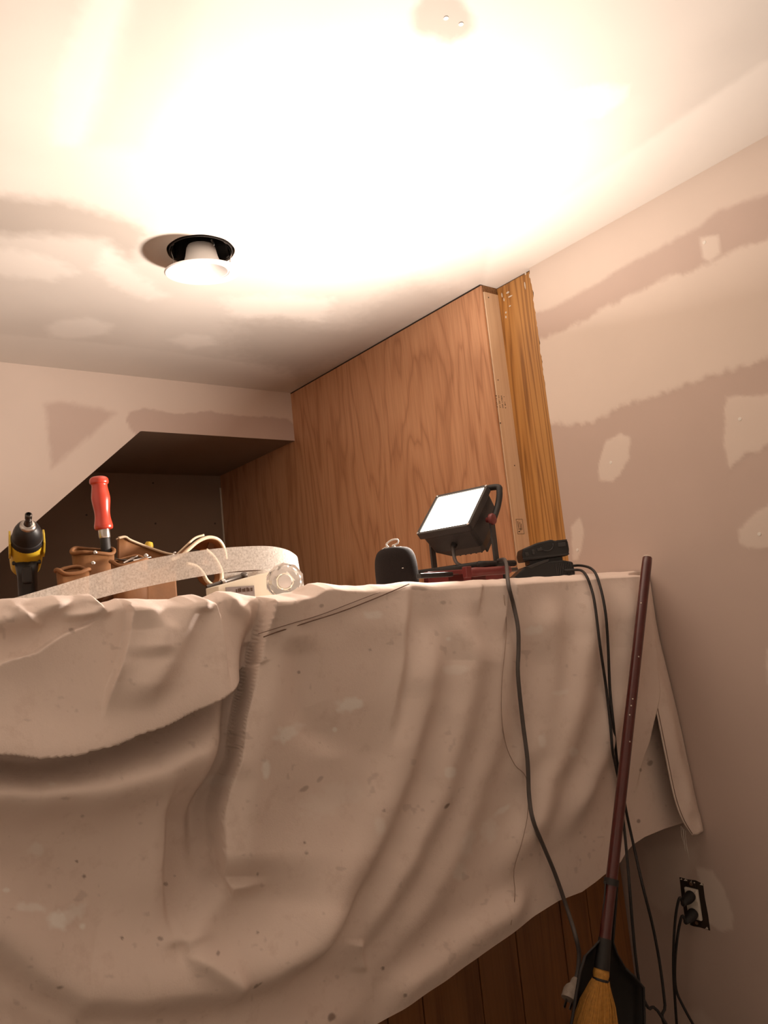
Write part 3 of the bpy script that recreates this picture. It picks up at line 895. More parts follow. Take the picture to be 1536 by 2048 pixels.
# ------------------------------------------------------------------ LED work light
a_ = -1.34; e_ = .80
Wx = np.array([math.cos(a_), math.sin(a_), 0])
Ln = np.array([Wx[1], -Wx[0], 0])*math.cos(e_)+np.array([0, 0, 1])*math.sin(e_)
Lu = np.cross(Ln, Wx); Lu = Lu if Lu[2] > 0 else -Lu
LC = on(905, 1021, 1, 1.33)
LW, LH = .076, .072
wl = root('work_light', (LC[0]+.03, LC[1]+.02, ZBAR), 'lit rectangular LED work light on a tube stand beside the speaker', 'work light')
lf = (LC, Wx, Lu, Ln)


def loft(name, rings, mat, parent, smooth=False):
    V = [p for r in rings for p in r]; n = len(rings[0]); F = []
    for i in range(len(rings)-1):
        for k in range(n):
            k2 = (k+1) % n
            F.append([i*n+k, i*n+k2, (i+1)*n+k2, (i+1)*n+k])
    F.append(list(range(n))[::-1]); F.append([(len(rings)-1)*n+k for k in range(n)])
    return fix_normals(mesh(name, V, F, mat, parent, smooth))


def rrect(hw, hh, r, d, n=5, c=(0, 0)):
    out = []
    for (sx, sy, a0) in ((1, 1, 0), (-1, 1, 90), (-1, -1, 180), (1, -1, 270)):
        for k in range(n):
            t = math.radians(a0+90*k/(n-1))
            out.append(LC+Wx*(c[0]+sx*(hw-r)+r*math.cos(t))+Lu*(c[1]+sy*(hh-r)+r*math.sin(t))+Ln*d)
    return out


loft('lamp_housing', [rrect(LW, LH, .006, -.002), rrect(LW, LH, .006, -.014), rrect(LW*.93, LH*.92, .008, -.020), rrect(LW*.90, LH*.88, .01, -.070), rrect(LW*.66, LH*.62, .012, -.104), rrect(LW*.5, LH*.45, .012, -.110)], 'gunmetal', wl)
# bezel as a frame
V = rrect(LW, LH, .006, -.003)+rrect(LW, LH, .006, .003)+rrect(LW-.007, LH-.007, .004, .003)+rrect(LW-.007, LH-.007, .004, -.001)
n_ = 20; F = [[i*n_+k, i*n_+(k+1) % n_, (i+1)*n_+(k+1) % n_, (i+1)*n_+k] for i in range(3) for k in range(n_)]
fix_normals(mesh('bezel', V, F, 'gunmetal', wl))
V = rrect(LW-.0072, LH-.0072, .004, .0005)
lens = mesh('lens', V, [list(range(20))], 'lens', wl); lens['label'] = 'glowing white lens'
for k in range(7):
    u0 = -.05+k*.0155
    box('cooling_fin', (u0, -.03, -.118), (u0+.004, .03, -.096), 'gunmetal', wl, fr=lf)
for sx in (-1, 1):
    for sy in (-1, 1):
        lathe('bezel_screw', LC+Wx*sx*(LW-.004)+Lu*sy*(LH-.004)+Ln*.003, Ln, [(.003, 0), (.0028, .0015), (.0001, .0016)], 'steel', wl, 10)
# handle: a tube arch from the pivots over the top
hd = [LC+Wx*(LW+.012)*1-Ln*.045-Lu*.005]
hp_ = [(1, -.005, -.050), (1, .045, -.044), (1, .080, -.030), (.87, .094, -.024), (0, .096, -.024), (-.87, .094, -.024), (-1, .080, -.030), (-1, .045, -.044), (-1, -.005, -.050)]
tube('carry_handle', [LC+Wx*(LW+.012)*a+Lu*b+Ln*c for a, b, c in hp_], .0075, 'blackrub', wl, 12, 6)
piv = [LC+Wx*s*(LW+.012)-Ln*.042-Lu*.006 for s in (-1, 1)]
for s, p in zip((-1, 1), piv):
    kb = lathe('tilt_knob', p-Wx*s*.012, Wx*s, [(.006, 0), (.006, .010), (.0135, .011), (.014, .017), (.012, .020), (.0001, .021)], 'redbar', wl, 18)
# stand: an upright on each side, two feet and a cross tube
zf = ZBAR+.060
feet = []
hor = np.array([Ln[0], Ln[1], 0]); hor /= np.linalg.norm(hor)
for s, p in zip((-1, 1), piv):
    b0 = np.array([p[0], p[1], zf])
    lg = box('upright', (-.0025, -.009, 0), (.0025, .009, 1), 'gunmetal', wl, fr=(b0+Wx*s*.001, Wx, hor, np.array([0, 0, p[2]-zf+.008])))
    tube('foot_tube', [b0+hor*.075+[0, 0, 0], b0+hor*.05, b0-hor*.06, b0-hor*.08], .0075, 'blackrub', wl, 12)
    feet.append(b0)
tube('cross_tube', [feet[0]+hor*.066, feet[1]+hor*.066], .007, 'blackrub', wl, 12)
tube('cross_tube', [feet[0]-hor*.066, feet[1]-hor*.066], .007, 'blackrub', wl, 12)
cb = LC-Lu*.058-Ln*.052
g = on(905, 1110, 1, 1.31)
lathe('cable_gland', cb+Lu*.008, -Lu, [(.008, 0), (.008, .016), (.006, .024)], 'blackrub', wl, 14)
cordpts = [cb-Lu*.014, on(910, 1120, 1, 1.30), on(922, 1131, 1, 1.29), on(950, 1136, 1, 1.285), on(975, 1131, 1, 1.27), on(1003, 1119, 1, 1.23), on(1012, 1126, 1, 1.17)]
hang = [(1017, 1170), (1027, 1210), (1036, 1255), (1037, 1300), (1036, 1350), (1045, 1440), (1055, 1520), (1058, 1590), (1066, 1640), (1086, 1690), (1111, 1750), (1135, 1820)]
cordpts += [on_cloth(x, y, .013) for x, y in hang]
yl = YC-.05
cordpts += [on(1150, 1868, 1, yl), on(1158, 1908, 1, yl), on(1155, 1945, 1, yl), on(1150, 1962, 1, yl)]
pc = tube('power_cord', cordpts, .0042, 'cordgrey', wl, 10, 5)
pc['label'] = 'dark grey cord hanging down over the cloth'
e0 = on(1152, 1956, 1, yl); e1 = on(1139, 2000, 1, yl-.005); ax = e1-e0; L_ = np.linalg.norm(ax)
pg = lathe('plug', e0, ax, [(.005, 0), (.0075, .1*L_), (.0085, .3*L_), (.014, .45*L_), (.0165, .6*L_), (.0165, L_), (.0001, L_)], 'dirtyplug', pc, 14)
x_, y_, a2_ = frame_of(ax)
for s in (-1, 1):
    box('prong', (-.0008, -.003, 0), (.0008, .003, .016), 'steel', pc, fr=(e1+x_*s*.006, x_, y_, a2_))
la = bpy.data.lights.new('work_light_beam', 'AREA'); la.shape = 'RECTANGLE'; la.size = 2*(LW-.01); la.size_y = 2*(LH-.01)
la.energy = LAMP_WATT; la.color = LAMP_COL; la.spread = math.radians(172)
lo = bpy.data.objects.new('work_light_beam', la); COL.objects.link(lo)
lm = Matrix(((Wx[0], Lu[0], Ln[0], 0), (Wx[1], Lu[1], Ln[1], 0), (Wx[2], Lu[2], Ln[2], 0), (0, 0, 0, 1)))
pz = LC+Ln*.004-origin(wl)
R3 = Matrix((Wx, np.cross(-Ln, Wx), -Ln)).transposed() if False else None
zax = -(-Ln)  # light shines along its local -Z, so local Z = -Ln
X_, Z_ = Wx, -Ln; Y_ = np.cross(Z_, X_)
lo.parent = wl
lo.matrix_local = Matrix(((X_[0], Y_[0], Z_[0], pz[0]), (X_[1], Y_[1], Z_[1], pz[1]), (X_[2], Y_[2], Z_[2], pz[2]), (0, 0, 0, 1)))

# ------------------------------------------------------------------ speaker
sb = on(796, 1170, 1, 1.27); sb[2] = ZBAR+.004
sp_r = root('portable_speaker', sb, 'dark grey fabric speaker with domed top and cord loop', 'speaker')
topz = on(795, 1094, 1, 1.27)[2]-sb[2]; rr = .0455
prof = [(rr*.86, 0), (rr*.93, .006), (rr*.985, .025), (rr, topz*.45), (rr*.985, topz*.65), (rr*.93, topz*.80), (rr*.82, topz*.905), (rr*.64, topz*.965), (rr*.4, topz*.99), (.0001, topz)]
lathe('speaker_body', sb, (0, 0, 1), [tuple(p[:2]) for p in catmull([(a, b, 0) for a, b in prof], 4)], 'fabric', sp_r, 48)
lathe('base_ring', sb, (0, 0, 1), [(rr*.8, -.003), (rr*.9, -.002), (rr*.9, .003), (rr*.8, .003)], 'black', sp_r, 40)
lathe('control_cap', sb+[0, 0, topz*.985], (0, 0, 1), [(rr*.36, -.003), (rr*.34, .0012), (.0001, .0018)], 'black', sp_r, 32)
lt = sb+[0, 0, topz]
tube('cord_loop', [lt+RT*-.012, lt+RT*-.016+[0, 0, .006], lt+RT*-.004+[0, 0, .015], lt+RT*.009+[0, 0, .016], lt+RT*.008+[0, 0, .008], lt+RT*-.003+[0, 0, .003], lt+RT*.003], .0017, 'string', sp_r, 8, 6)
tube('cord_loop', [lt+RT*-.016+[0, -.003, .0], lt+RT*-.024+[0, -.004, -.003], lt+RT*-.03+[0, -.004, -.008]], .0012, 'string', sp_r, 8, 4)
for (x, y) in [(806, 1136)]:
    d = ray(x, y); t = ((1.27-rr*.97))/d[1]
    lathe('status_light', CAM+d*t, (0, -1, 0), [(.0010, -.004), (.0010, .0005), (.0001, .0006)], 'string', sp_r, 10)

# ------------------------------------------------------------------ red bars under the stand
def bar_between(name, p0, p1, hw, hh, mat, label, cat, caps=None):
    p0 = np.asarray(p0); p1 = np.asarray(p1); d = p1-p0; L = np.linalg.norm(d); d = d/L
    x = np.cross((0, 0, 1), d); x /= np.linalg.norm(x); z = np.cross(d, x)
    r = root(name, p0-z*hh, label, cat)
    return r, (p0, d, x, z), L


zb = ZBAR+.029
p0 = on(852, 1160, 1, 1.245); p1 = on(1000, 1142, 1, 1.235); p0[2] = zb; p1[2] = zb
r, fr, L = bar_between('spirit_level', p0, p1, .011, .012, 'redbar', 'flat dark red level lying under the work light stand', 'level')
box('level_beam', (0, -.009, -.022), (L, .009, .022), 'redbar', r, bev=.002, fr=fr)
for u in (.25, .55): box('web_recess', (L*u, -.0096, -.012), (L*(u+.2), .0096, .012), 'maroon', r, bev=.001, fr=fr)
box('end_cap', (L, -.0095, -.0225), (L+.008, .0095, .0225), 'black', r, bev=.002, fr=fr)
p0 = on(938, 1153, 1, 1.175); p1 = on(1032, 1148, 1, 1.178); p0[2] = p1[2] = ZBAR+.040
r, fr, L = bar_between('clamp_handle', p0, p1, .01, .01, 'redbar', 'round red clamp bar lying on the cloth by the charger', 'clamp')
lathe('grip', p0, fr[1], [(.006, 0), (.0095, .004), (.0105, .02), (.009, .05), (.0092, L*.8), (.008, L*.86), (.0001, L*.86)], 'redbar', r, 18)
lathe('rod', p0, fr[1], [(.005, L*.85), (.005, L*1.02), (.0001, L*1.02)], 'darksteel', r, 14)
box('jaw', (-.012, -.007, -.011), (.004, .007, .013), 'redbar', r, bev=.002, fr=fr)
p0 = on(838, 1163, 1, 1.185); p1 = on(905, 1157, 1, 1.2); p0[2] = p1[2] = ZBAR+.040
r, fr, L = bar_between('utility_knife', p0, p1, .01, .004, 'black', 'slim black utility knife lying beside the speaker', 'knife')
prism('knife_body', [(0, -.007), (L*.7, -.009), (L, -.004), (L, .004), (L*.7, .009), (0, .007)], -.005, .005, 'black', r, fr=fr, bev=.0015)
box('blade', (L, -.003, -.0006), (L+.018, .003, .0006), 'steel', r, fr=fr)

# ------------------------------------------------------------------ battery charger with a battery on it
cb = on(1084, 1150, 1, 1.27); cb[2] = ZBAR+.008
ch = root('battery_charger', cb, 'black battery charger with a battery docked on top beside the post', 'battery charger')
cx = RT*np.array([1, 1, 0]); cx /= np.linalg.norm(cx); cyv = np.cross((0, 0, 1), cx)
cf = (cb, cx, cyv, np.array([0, 0, 1.]))
cf = (cb, cx*1.08, cyv, np.array([0, 0, 1.22]))
cf2 = (cb, cx*1.08, np.array([0, 0, 1.22]), -cyv)
prism('charger_body', [(-.078, 0), (.062, 0), (.066, .012), (.064, .034), (.040, .040), (-.018, .040), (-.045, .033), (-.076, .012)], -.045, .045, 'black', ch, fr=cf2, bev=.003)
prism('grey_wedge', [(-.046, .033), (-.012, .041), (.012, .0445), (.008, .039), (-.03, .030)], -.0465, .0465, 'gunmetal', ch, fr=cf2, bev=.001)
for k in range(9):
    box('vent_slot', (.024+k*.004, -.0468, .010), (.0258+k*.004, -.044, .034), 'gunmetal', ch, fr=cf)
b2 = prism('battery', [(-.045, .045), (.058, .048), (.061, .060), (.060, .078), (.030, .080), (.024, .083), (-.010, .079), (-.043, .070), (-.047, .058)], -.040, .040, 'black', ch, fr=cf2, bev=.003)
box('battery_neck', (-.03, -.03, .038), (.045, .03, .047), 'black', ch, fr=cf)
for (u, z, a, b) in [(-.040, .055, .008, .007), (-.024, .056, .006, .010), (-.012, .062, .012, .006), (.036, .066, .018, .009)]:
    box('battery_latch', (u, -.0425, z), (u+a, -.039, z+b), 'gunmetal', b2, bev=.001, fr=cf)
tube('latch_ring', [cb+cx*(.012+.016*math.cos(t))-cyv*.041+np.array([0, 0, .087+.013*math.sin(t)]) for t in np.linspace(math.pi*1.05, 2.1*math.pi, 10)], .0014, 'gunmetal', b2, 6)
box('battery_rib', (-.046, -.041, .0495), (.059, -.0385, .052), 'gunmetal', b2, fr=cf)
box('battery_rib', (.034, -.0415, .0765), (.058, .0415, .080), 'gunmetal', b2, fr=cf)

# ------------------------------------------------------------------ outlet and the two black cords
oy = on(1389, 1806, 0, XR)
ot = root('electrical_outlet', (XR, oy[1], oy[2]-.05), 'ivory duplex outlet without cover plate in a rough wall cutout', 'outlet')
of = (np.array([XR, oy[1], oy[2]]), np.array([0, -1., 0]), np.array([0, 0, 1.]), np.array([-1., 0, 0]))  # u: towards the camera, v: up, n: into the room
hh = [(-.031, -.052), (-.012, -.055), (.006, -.053), (.031, -.054), (.032, -.02), (.030, .02), (.031, .050), (.012, .054), (-.008, .052), (-.030, .053), (-.032, .01)]
prism('cutout', hh, -.004, .0012, 'gap', ot, fr=of)
box('mount_strap', (-.010, -.051, .0008), (.010, .051, .0028), 'darksteel', ot, bev=.0005, fr=of)
box('outlet_body', (-.017, -.035, .001), (.017, .035, .0085), 'ivory', ot, bev=.002, fr=of)
for vz in (-.020, .020):
    box('receptacle_face', (-.0155, vz-.013, .008), (.0155, vz+.013, .0105), 'ivory', ot, bev=.0015, fr=of)
for vz in (-.044, .044):
    lathe('strap_screw', of[0]+of[2]*vz+of[3]*.0028, of[3], [(.0042, 0), (.004, .0015), (.0001, .0017)], 'steel', ot, 12)
for k in range(10):
    a = random.uniform(-.03, .03); b = random.choice([-.05, .049, .05]); s = random.uniform(.002, .004)
    prism('plaster_crumb', [(a-s, b-s*.6), (a+s, b-s*.5), (a+s*.4, b+s*.8)], .001, .003, 'smear', ot, fr=of)


def black_cord(name, label, path, plug_v):
    rt_ = root(name, path[0], label, 'cord', 'black charger cords')
    c = tube('cord', path, .0031, 'blackrub', rt_, 9, 5)
    n0 = of[0]+of[2]*plug_v+of[3]*.0105
    pl = loft_plug(rt_, n0)
    return rt_


def loft_plug(par, n0):
    rings = []
    for d, hw, hv in [(0, .013, .0115), (.004, .0135, .012), (.016, .0125, .011), (.026, .008, .008), (.036, .0055, .0055)]:
        rings.append([n0+of[3]*d+of[1]*hw*math.cos(t)+of[2]*(hv*math.sin(t)-d*.25) for t in np.linspace(0, 2*math.pi, 17)[:-1]])
    return loft('plug', rings, 'blackrub', par, True)


def hangy(x, y, yy): return on(x, y, 1, yy)


plugend = [of[0]+of[2]*v+of[3]*.046-np.array([0, 0, .010]) for v in (.020, -.020)]
A_up = [on(1128, 1141, 1, 1.205), on(1158, 1140, 1, 1.17), on(1171, 1149, 1, 1.098)]
A_mid = [on_cloth(x, y, .011) for x, y in [(1182, 1175), (1190, 1210), (1200, 1290), (1213, 1380), (1221, 1450), (1225, 1500), (1232, 1535), (1239, 1570), (1244, 1620), (1250, 1672)]]
A_low = [hangy(1258, 1760, 1.06), hangy(1265, 1850, 1.06), hangy(1272, 1920, 1.06), hangy(1280, 1972, 1.06), hangy(1296, 2015, 1.06), hangy(1330, 2044, 1.05)]
A_fl = [np.array([1.45, .95, .006]), np.array([1.57, .93, .006]), np.array([1.62, 1.02, .01])]
A_out = [on(1357, 2110, 0, 1.63), on(1354, 2060, 0, 1.63), on(1350, 2000, 0, 1.63), on(1347, 1950, 0, 1.625), on(1347, 1900, 0, 1.62), on(1351, 1835, 0, 1.622), on(1359, 1796, 0, 1.628), plugend[0]]
black_cord('charger_cord', 'black cord from the charger to the upper socket of the outlet', A_up+A_mid+A_low+A_fl+A_out, .020)
B_up = [on(1130, 1134, 1, 1.22), on(1160, 1131, 1, 1.19), on(1186, 1140, 1, 1.11)]
B_mid = [on_cloth(x, y, .011) for x, y in [(1200, 1172), (1211, 1225), (1216, 1290), (1220, 1380), (1227, 1450), (1234, 1520), (1242, 1560), (1252, 1620), (1264, 1676)]]
B_low = [hangy(1285, 1770, 1.075), hangy(1305, 1850, 1.075), hangy(1320, 1930, 1.075), hangy(1330, 2010, 1.07), hangy(1333, 2060, 1.07)]
B_fl = [np.array([1.50, 1.02, .008]), np.array([1.55, .97, .006]), np.array([1.64, .96, .01])]
B_out = [on(1410, 2090, 0, 1.64), on(1388, 2052, 0, 1.64), on(1366, 2012, 0, 1.635), on(1352, 1978, 0, 1.63), on(1350, 1930, 0, 1.628), on(1355, 1872, 0, 1.63), on(1364, 1832, 0, 1.636), plugend[1]]
black_cord('charger_cord', 'black cord from the charger to the lower socket of the outlet', B_up+B_mid+B_low+B_fl+B_out, -.020)

# ------------------------------------------------------------------ broom with its dustpan
bt = on(1295, 1114, 1, 1.045)
dlow = ray(1213, 1850); bl = CAM+dlow*1.46
bd = bl-bt; bd /= np.linalg.norm(bd)
tn = (.36-bt[2])/bd[2]; neck = bt+bd*tn
br = root('corn_broom', (neck+bd*.36)*[1, 1, 0]+[0, 0, .0], 'corn broom with maroon handle leaning on the wall before the cloth', 'broom')
Lb = np.linalg.norm(bl-bt)
nk = on(1203, 1936, 1, 0.0+(bt+bd*(Lb+.085))[1])
def along(t): return bt+bd*t
# where the straw begins, seen on the handle axis
ts = np.linspace(.6, 1.4, 400); ys = [proj(along(t))[1] for t in ts]
tN = float(np.interp(1936, ys, ts)); tA = float(np.interp(1890, ys, ts))
lathe('handle', bt, bd, [(.0001, -.001), (.0085, 0), (.0108, .003), (.0112, .02), (.0112, tN-.06), (.0125, tN-.02), (.011, tN+.02), (.0001, tN+.02)], 'maroon', br, 22)
lathe('handle_tip', bt, -bd, [(.0095, -.002), (.009, .0012), (.0001, .0018)], 'smear', br, 18)
sx = RT-bd*(RT@bd); sx /= np.linalg.norm(sx); sd = np.cross(bd, sx)
tE = (bt[2]-.012)/(-bd[2])
Vs, Fs = [], []
HB = tE-tN
for (t, hw, hd_) in [(0, .014, .013), (.012, .0155, .014), (.02, .0135, .012), (.026, .0155, .0135), (.06, .030, .020), (.11, .043, .024), (.2, .058, .027), (HB, .085, .030)]:
    pass
prof = [(0, .014, .013), (.010, .0155, .014), (.0195, .0135, .0125), (.03, .018, .0145), (.06, .030, .019), (.11, .043, .022), (.19, .056, .024), (HB*.96, .078, .026)]
rings = [[along(tN+t)+sx*hw*math.cos(q)+sd*hd_*math.sin(q) for q in np.linspace(0, 2*math.pi, 29)[:-1]] for t, hw, hd_ in prof]
loft('straw_core', rings, 'straw', br, True)
Vs, Fs = [], []
for k in range(330):
    q = random.uniform(0, 2*math.pi); off = random.uniform(.92, 1.05)
    path = []
    endk = random.uniform(.93, 1.0)
    for t, hw, hd_ in prof[2:]:
        path.append(along(tN+t*endk)+(sx*hw*math.cos(q)+sd*hd_*math.sin(q))*off+sx*random.gauss(0, .0006))
    v, f = tubeVF(path, random.uniform(.0007, .0013), 4, len(Vs)); Vs += v; Fs += f
tag(mesh('bristles', Vs, Fs, 'straw', br), kind='stuff')
lathe('binding', along(tN+.0195), bd, [(.0150, -.0022), (.0158, 0), (.0150, .0022)], 'blackrub', br, 24, False)
lathe('neck_cap', along(tN), bd, [(.0122, -.05), (.0128, -.03), (.0145, -.004), (.0145, .002), (.0001, .002)], 'blackrub', br, 22)
for t in (.42, .425, .46, .463): # paint flecks on the handle
    pass
for k, t in enumerate([.34, .355, .375, .43, .245, .12]):
    q = random.uniform(-.6, .6); n_ = (-sd*math.cos(q)+sx*math.sin(q)); n_ = n_ if n_@(CAM-along(t)) > 0 else -n_
    lathe('paint_fleck', along(t)+n_*.0110, n_, [(.0016, 0), (.0014, .0006), (.0001, .0007)], 'smear', br, 8)

# dustpan: a long sleeve clipped on the handle, flaring into a hooded pan behind the straw
rowsL = [(1211, 1762), (1209, 1800), (1205, 1850), (1202, 1878), (1190, 1892), (1170, 1912), (1160, 1945), (1153, 1985), (1144, 2040), (1128, 2120), (1112, 2200)]
rowsR = [(1236, 1762), (1234, 1800), (1230, 1850), (1227, 1885), (1236, 1910), (1252, 1938), (1270, 1955), (1287, 1975), (1289, 2040), (1290, 2120), (1292, 2200)]
dep = [0.012, .012, .012, .014, .026, .038, .048, .058, .066, .072, .076]
mid_t = []
V = []; nA = 19
for (a, b), (c, d), dp in zip(rowsL, rowsR, dep):
    tm = float(np.interp((b+d)/2, [proj(along(t))[1] for t in np.linspace(.5, 1.6, 300)], np.linspace(.5, 1.6, 300)))
    yb = along(tm)[1]
    yb = along(tm)[1]+.002
    for k in range(nA):
        g = -1+2*k/(nA-1)
        p = on(a+(c-a)*(g+1)/2, b+(d-b)*(g+1)/2, 1, yb)
        V.append(p-sd*np.sign(sd@(CAM-along(1)))*dp*(1-g*g)**.5)
low = min(v[2] for v in V)
dpn = root('dustpan', (neck[0], neck[1]+.05, max(0, low)), 'black plastic dustpan clipped behind the broom on its handle', 'dustpan')
V = [np.array([v[0], v[1], max(v[2], .006)]) for v in V]
mesh('pan_shell', V, grid_faces(len(rowsL), nA), 'blackrub', dpn, True, solid=.003)
lathe('clip_ring', along(float(np.interp(1762, [proj(along(t))[1] for t in np.linspace(.5, 1.6, 300)], np.linspace(.5, 1.6, 300)))), bd, [(.0122, -.004), (.0142, -.004), (.0142, .008), (.0122, .008), (.0122, -.004)], 'blackrub', dpn, 22, False)
tube('pan_lip', [V[i*nA+nA-1] for i in range(5, len(rowsL))], .0028, 'blackrub', dpn, 8)
tube('pan_lip', [V[i*nA] for i in range(5, len(rowsL))], .0028, 'blackrub', dpn, 8)

# ------------------------------------------------------------------ leather tool pouch
YBAG = 1.62
def W(x, y, yy=YBAG): return on(x, y, 1, yy)


bag = root('tool_belt', (W(250, 1150)[0], YBAG, ZBAR), 'tan leather tool belt with open pouches behind the tape strip', 'tool belt')


def pouch(xl, xr, ytop, yy, depth, flare=1.08, tilt=0.0, mat='leather', lean=0):
    a = W(xl, ytop, yy); b = W(xr, ytop, yy); c = (a+b)/2; hw = (b[0]-a[0])/2; top = c[2]; z0 = ZBAR+.002
    def ring(z, s, dz=0):
        out = []
        for k in range(28):
            t = 2*math.pi*k/28; ct, st_ = math.cos(t), math.sin(t); e = .65
            out.append(np.array([c[0]+math.copysign(abs(ct)**e, ct)*hw*s+(z-top)*lean, yy+depth/2+math.copysign(abs(st_)**e, st_)*depth/2*s, z+dz+(tilt*ct*hw+.16*st_*depth+.0035*math.sin(3*t+xl))*(z-z0)/(top-z0)]))
        return out
    zs = [z0, z0+.01, z0+(top-z0)*.5, top]; ss = [.8/flare, .9/flare, .96/flare, 1.0]
    rings = [ring(z, s) for z, s in zip(zs, ss)]
    inner = [ring(z, s*.93) for z, s in zip(zs[::-1], ss[::-1])]
    body = loft('pouch', rings+inner[:-1], mat, bag, True)
    rim = ring(top, 1.0); rim.append(rim[0]); rim.append(rim[1])
    V, F = tubeVF(rim, .0042, 8)
    mesh('rolled_rim', V, F, 'leather', body, True)
    band = ring(top, 1.005, -.012)+ring(top, 1.0, -.006)
    return body, c, top


pA, cA, tA_ = pouch(117, 183, 1139, 1.60, .035)
pB, cB, tB_ = pouch(152, 234, 1099, 1.66, .055, 1.02)
pC, cC, tC_ = pouch(231, 300, 1119, 1.585, .05, 1.0, .1)
# wide back pocket with the zip edge
pts_top = [(236, 1078), (250, 1076), (262, 1083), (300, 1098), (330, 1108), (352, 1112)]
Vb, n_ = [], 24
tops = catmull([W(x, y, 1.70) for x, y in pts_top], 6)
for p in tops:
    for k in range(6):
        q = np.array(p); q[2] = ZBAR+.002+(p[2]-ZBAR-.002)*k/5; q[1] += .012*math.sin(k/5*3)
        Vb.append(q)
mesh('back_pocket', Vb, grid_faces(len(tops), 6), 'leather', bag, True, solid=.006)
tube('zip_edge', [p+np.array([0, -.003, .002]) for p in tops], .0028, 'piping', bag, 8)
tube('zip_edge', [p+np.array([0, .012, .001]) for p in tops], .0022, 'piping', bag, 8)
# gusset between front pouches (dark leather)
prism('gusset', [(0, 0), (.09, 0), (.085, .055), (.05, .075), (.02, .06)], 0, .012, 'leather2', bag, fr=(W(185, 1178, 1.64)*[1, 1, 0]+[0, 0, ZBAR+.002], (1, 0, 0), (0, 0, 1), (0, 1, 0)), bev=.003)


def ribbon(name, top, hgt, mat, parent=None, solid=.003, sub=6, loc=None, down=(0, 0, -1), rows_=5):
    P = catmull(top, sub); V = []
    for p in P:
        for k in range(rows_): V.append(np.array(p)+np.array(down)*hgt*k/(rows_-1))
    return mesh(name, V, grid_faces(len(P), rows_), mat, parent, True, loc, solid)


# arch of the belt: pale lining edge over a dark opening
arch = [W(340, 1120, 1.63), W(362, 1112, 1.63), W(378, 1098, 1.63), W(396, 1083, 1.63), W(415, 1075, 1.63), W(432, 1077, 1.63), W(442, 1085, 1.635), W(449, 1100, 1.64), W(452, 1118, 1.645)]
ribbon('belt_arch', arch, .10, 'leather', bag, .005, 6, None, (0, 1, -.12))
tube('arch_edge', arch, .0042, 'piping', bag, 8, 6)
tube('arch_edge', [W(352, 1111, 1.69), W(372, 1092, 1.69), W(390, 1076, 1.70), W(408, 1070, 1.70)], .0026, 'piping', bag, 8, 6)
prism('belt_tongue', [(0, 0), (.03, .0), (.024, .055), (.012, .06)], 0, .005, 'leather2', bag, fr=(W(402, 1130, 1.66), (1, 0, 0), (.25, 0, 1), (0, 1, 0)), bev=.001)
loop = [W(372, 1128, 1.55), W(392, 1133, 1.55), W(405, 1146, 1.55), W(415, 1163, 1.55), W(430, 1172, 1.55), W(442, 1163, 1.56), W(443, 1145, 1.575), W(436, 1128, 1.59), W(425, 1112, 1.60), W(412, 1100, 1.60)]
ribbon('belt_loop', loop, .035, 'leather', bag, .005, 6, None, (0, 1, .1))
tube('loop_edge', loop, .0048, 'piping', bag, 8, 6)
for (x, y, yy) in [(186, 1126, 1.595), (190, 1105, 1.655), (292, 1111, 1.58), (347, 1111, 1.69), (350, 1107, 1.69)]:
    lathe('rivet', W(x, y, yy), (0, -1, 0), [(.0042, -.002), (.004, .002), (.002, .0034), (.0001, .0036)], 'steel', bag, 14)
prism('belt_strap', [(0, 0), (.11, 0), (.12, .03), (.05, .05), (0, .045)], 0, .006, 'leather', bag, fr=(W(312, 1196, 1.58)*[1, 1, 0]+[0, 0, ZBAR+.003], (1, 0, 0), (0, 0, 1), (0, 1, 0)), bev=.001)

# tools in and around the pouches
t0 = W(197, 953, 1.69); t1 = W(208, 1060, 1.69); ax = t1-t0; L = np.linalg.norm(ax); s = L/107
rd = root('wood_handle_tool', t1, 'glossy red wooden tool handle standing upright in a leather pouch', 'hand tool')
lathe('grip', t0, ax, [tuple(p[:2]) for p in catmull([(.0001, 0, 0), (11*s, .6*s, 0), (16.5*s, 4*s, 0), (18*s, 9*s, 0), (17.5*s, 14*s, 0), (15*s, 17*s, 0), (15.2*s, 24*s, 0), (17*s, 36*s, 0), (17.6*s, 46*s, 0), (16*s, 60*s, 0), (14.6*s, 72*s, 0), (15*s, 84*s, 0), (17.2*s, 96*s, 0), (17.6*s, 101*s, 0), (15*s, 106*s, 0), (.0001, 107*s, 0)], 4)], 'red', rd, 36)
lathe('ferrule', t1-ax/L*.002, ax, [(10.5*s, 0), (11*s, 3*s), (11*s, 15*s), (10*s, 18*s), (.0001, 18*s)], 'steel', rd, 24)
lathe('shank', t1, ax, [(9.5*s, 17*s), (9.5*s, 44*s), (8*s, 75*s), (.0001, 75*s)], 'blackrub', rd, 20)
p = W(287, 1092, 1.735)
yk = root('screwdriver', p*[1, 1, 0]+[0, 0, ZBAR], 'yellow rounded tool end peeking over the leather pocket edge', 'hand tool')
lathe('yellow_grip', p-[0, 0, .05], (.25, 0, 1), [(.009, 0), (.0105, .03), (.0105, .052), (.0075, .060), (.0001, .062)], 'yellow', yk, 20)
lathe('shaft', p-[.012, 0, .098], (.25, 0, 1), [(.003, .012), (.003, .05)], 'steel', yk, 12)
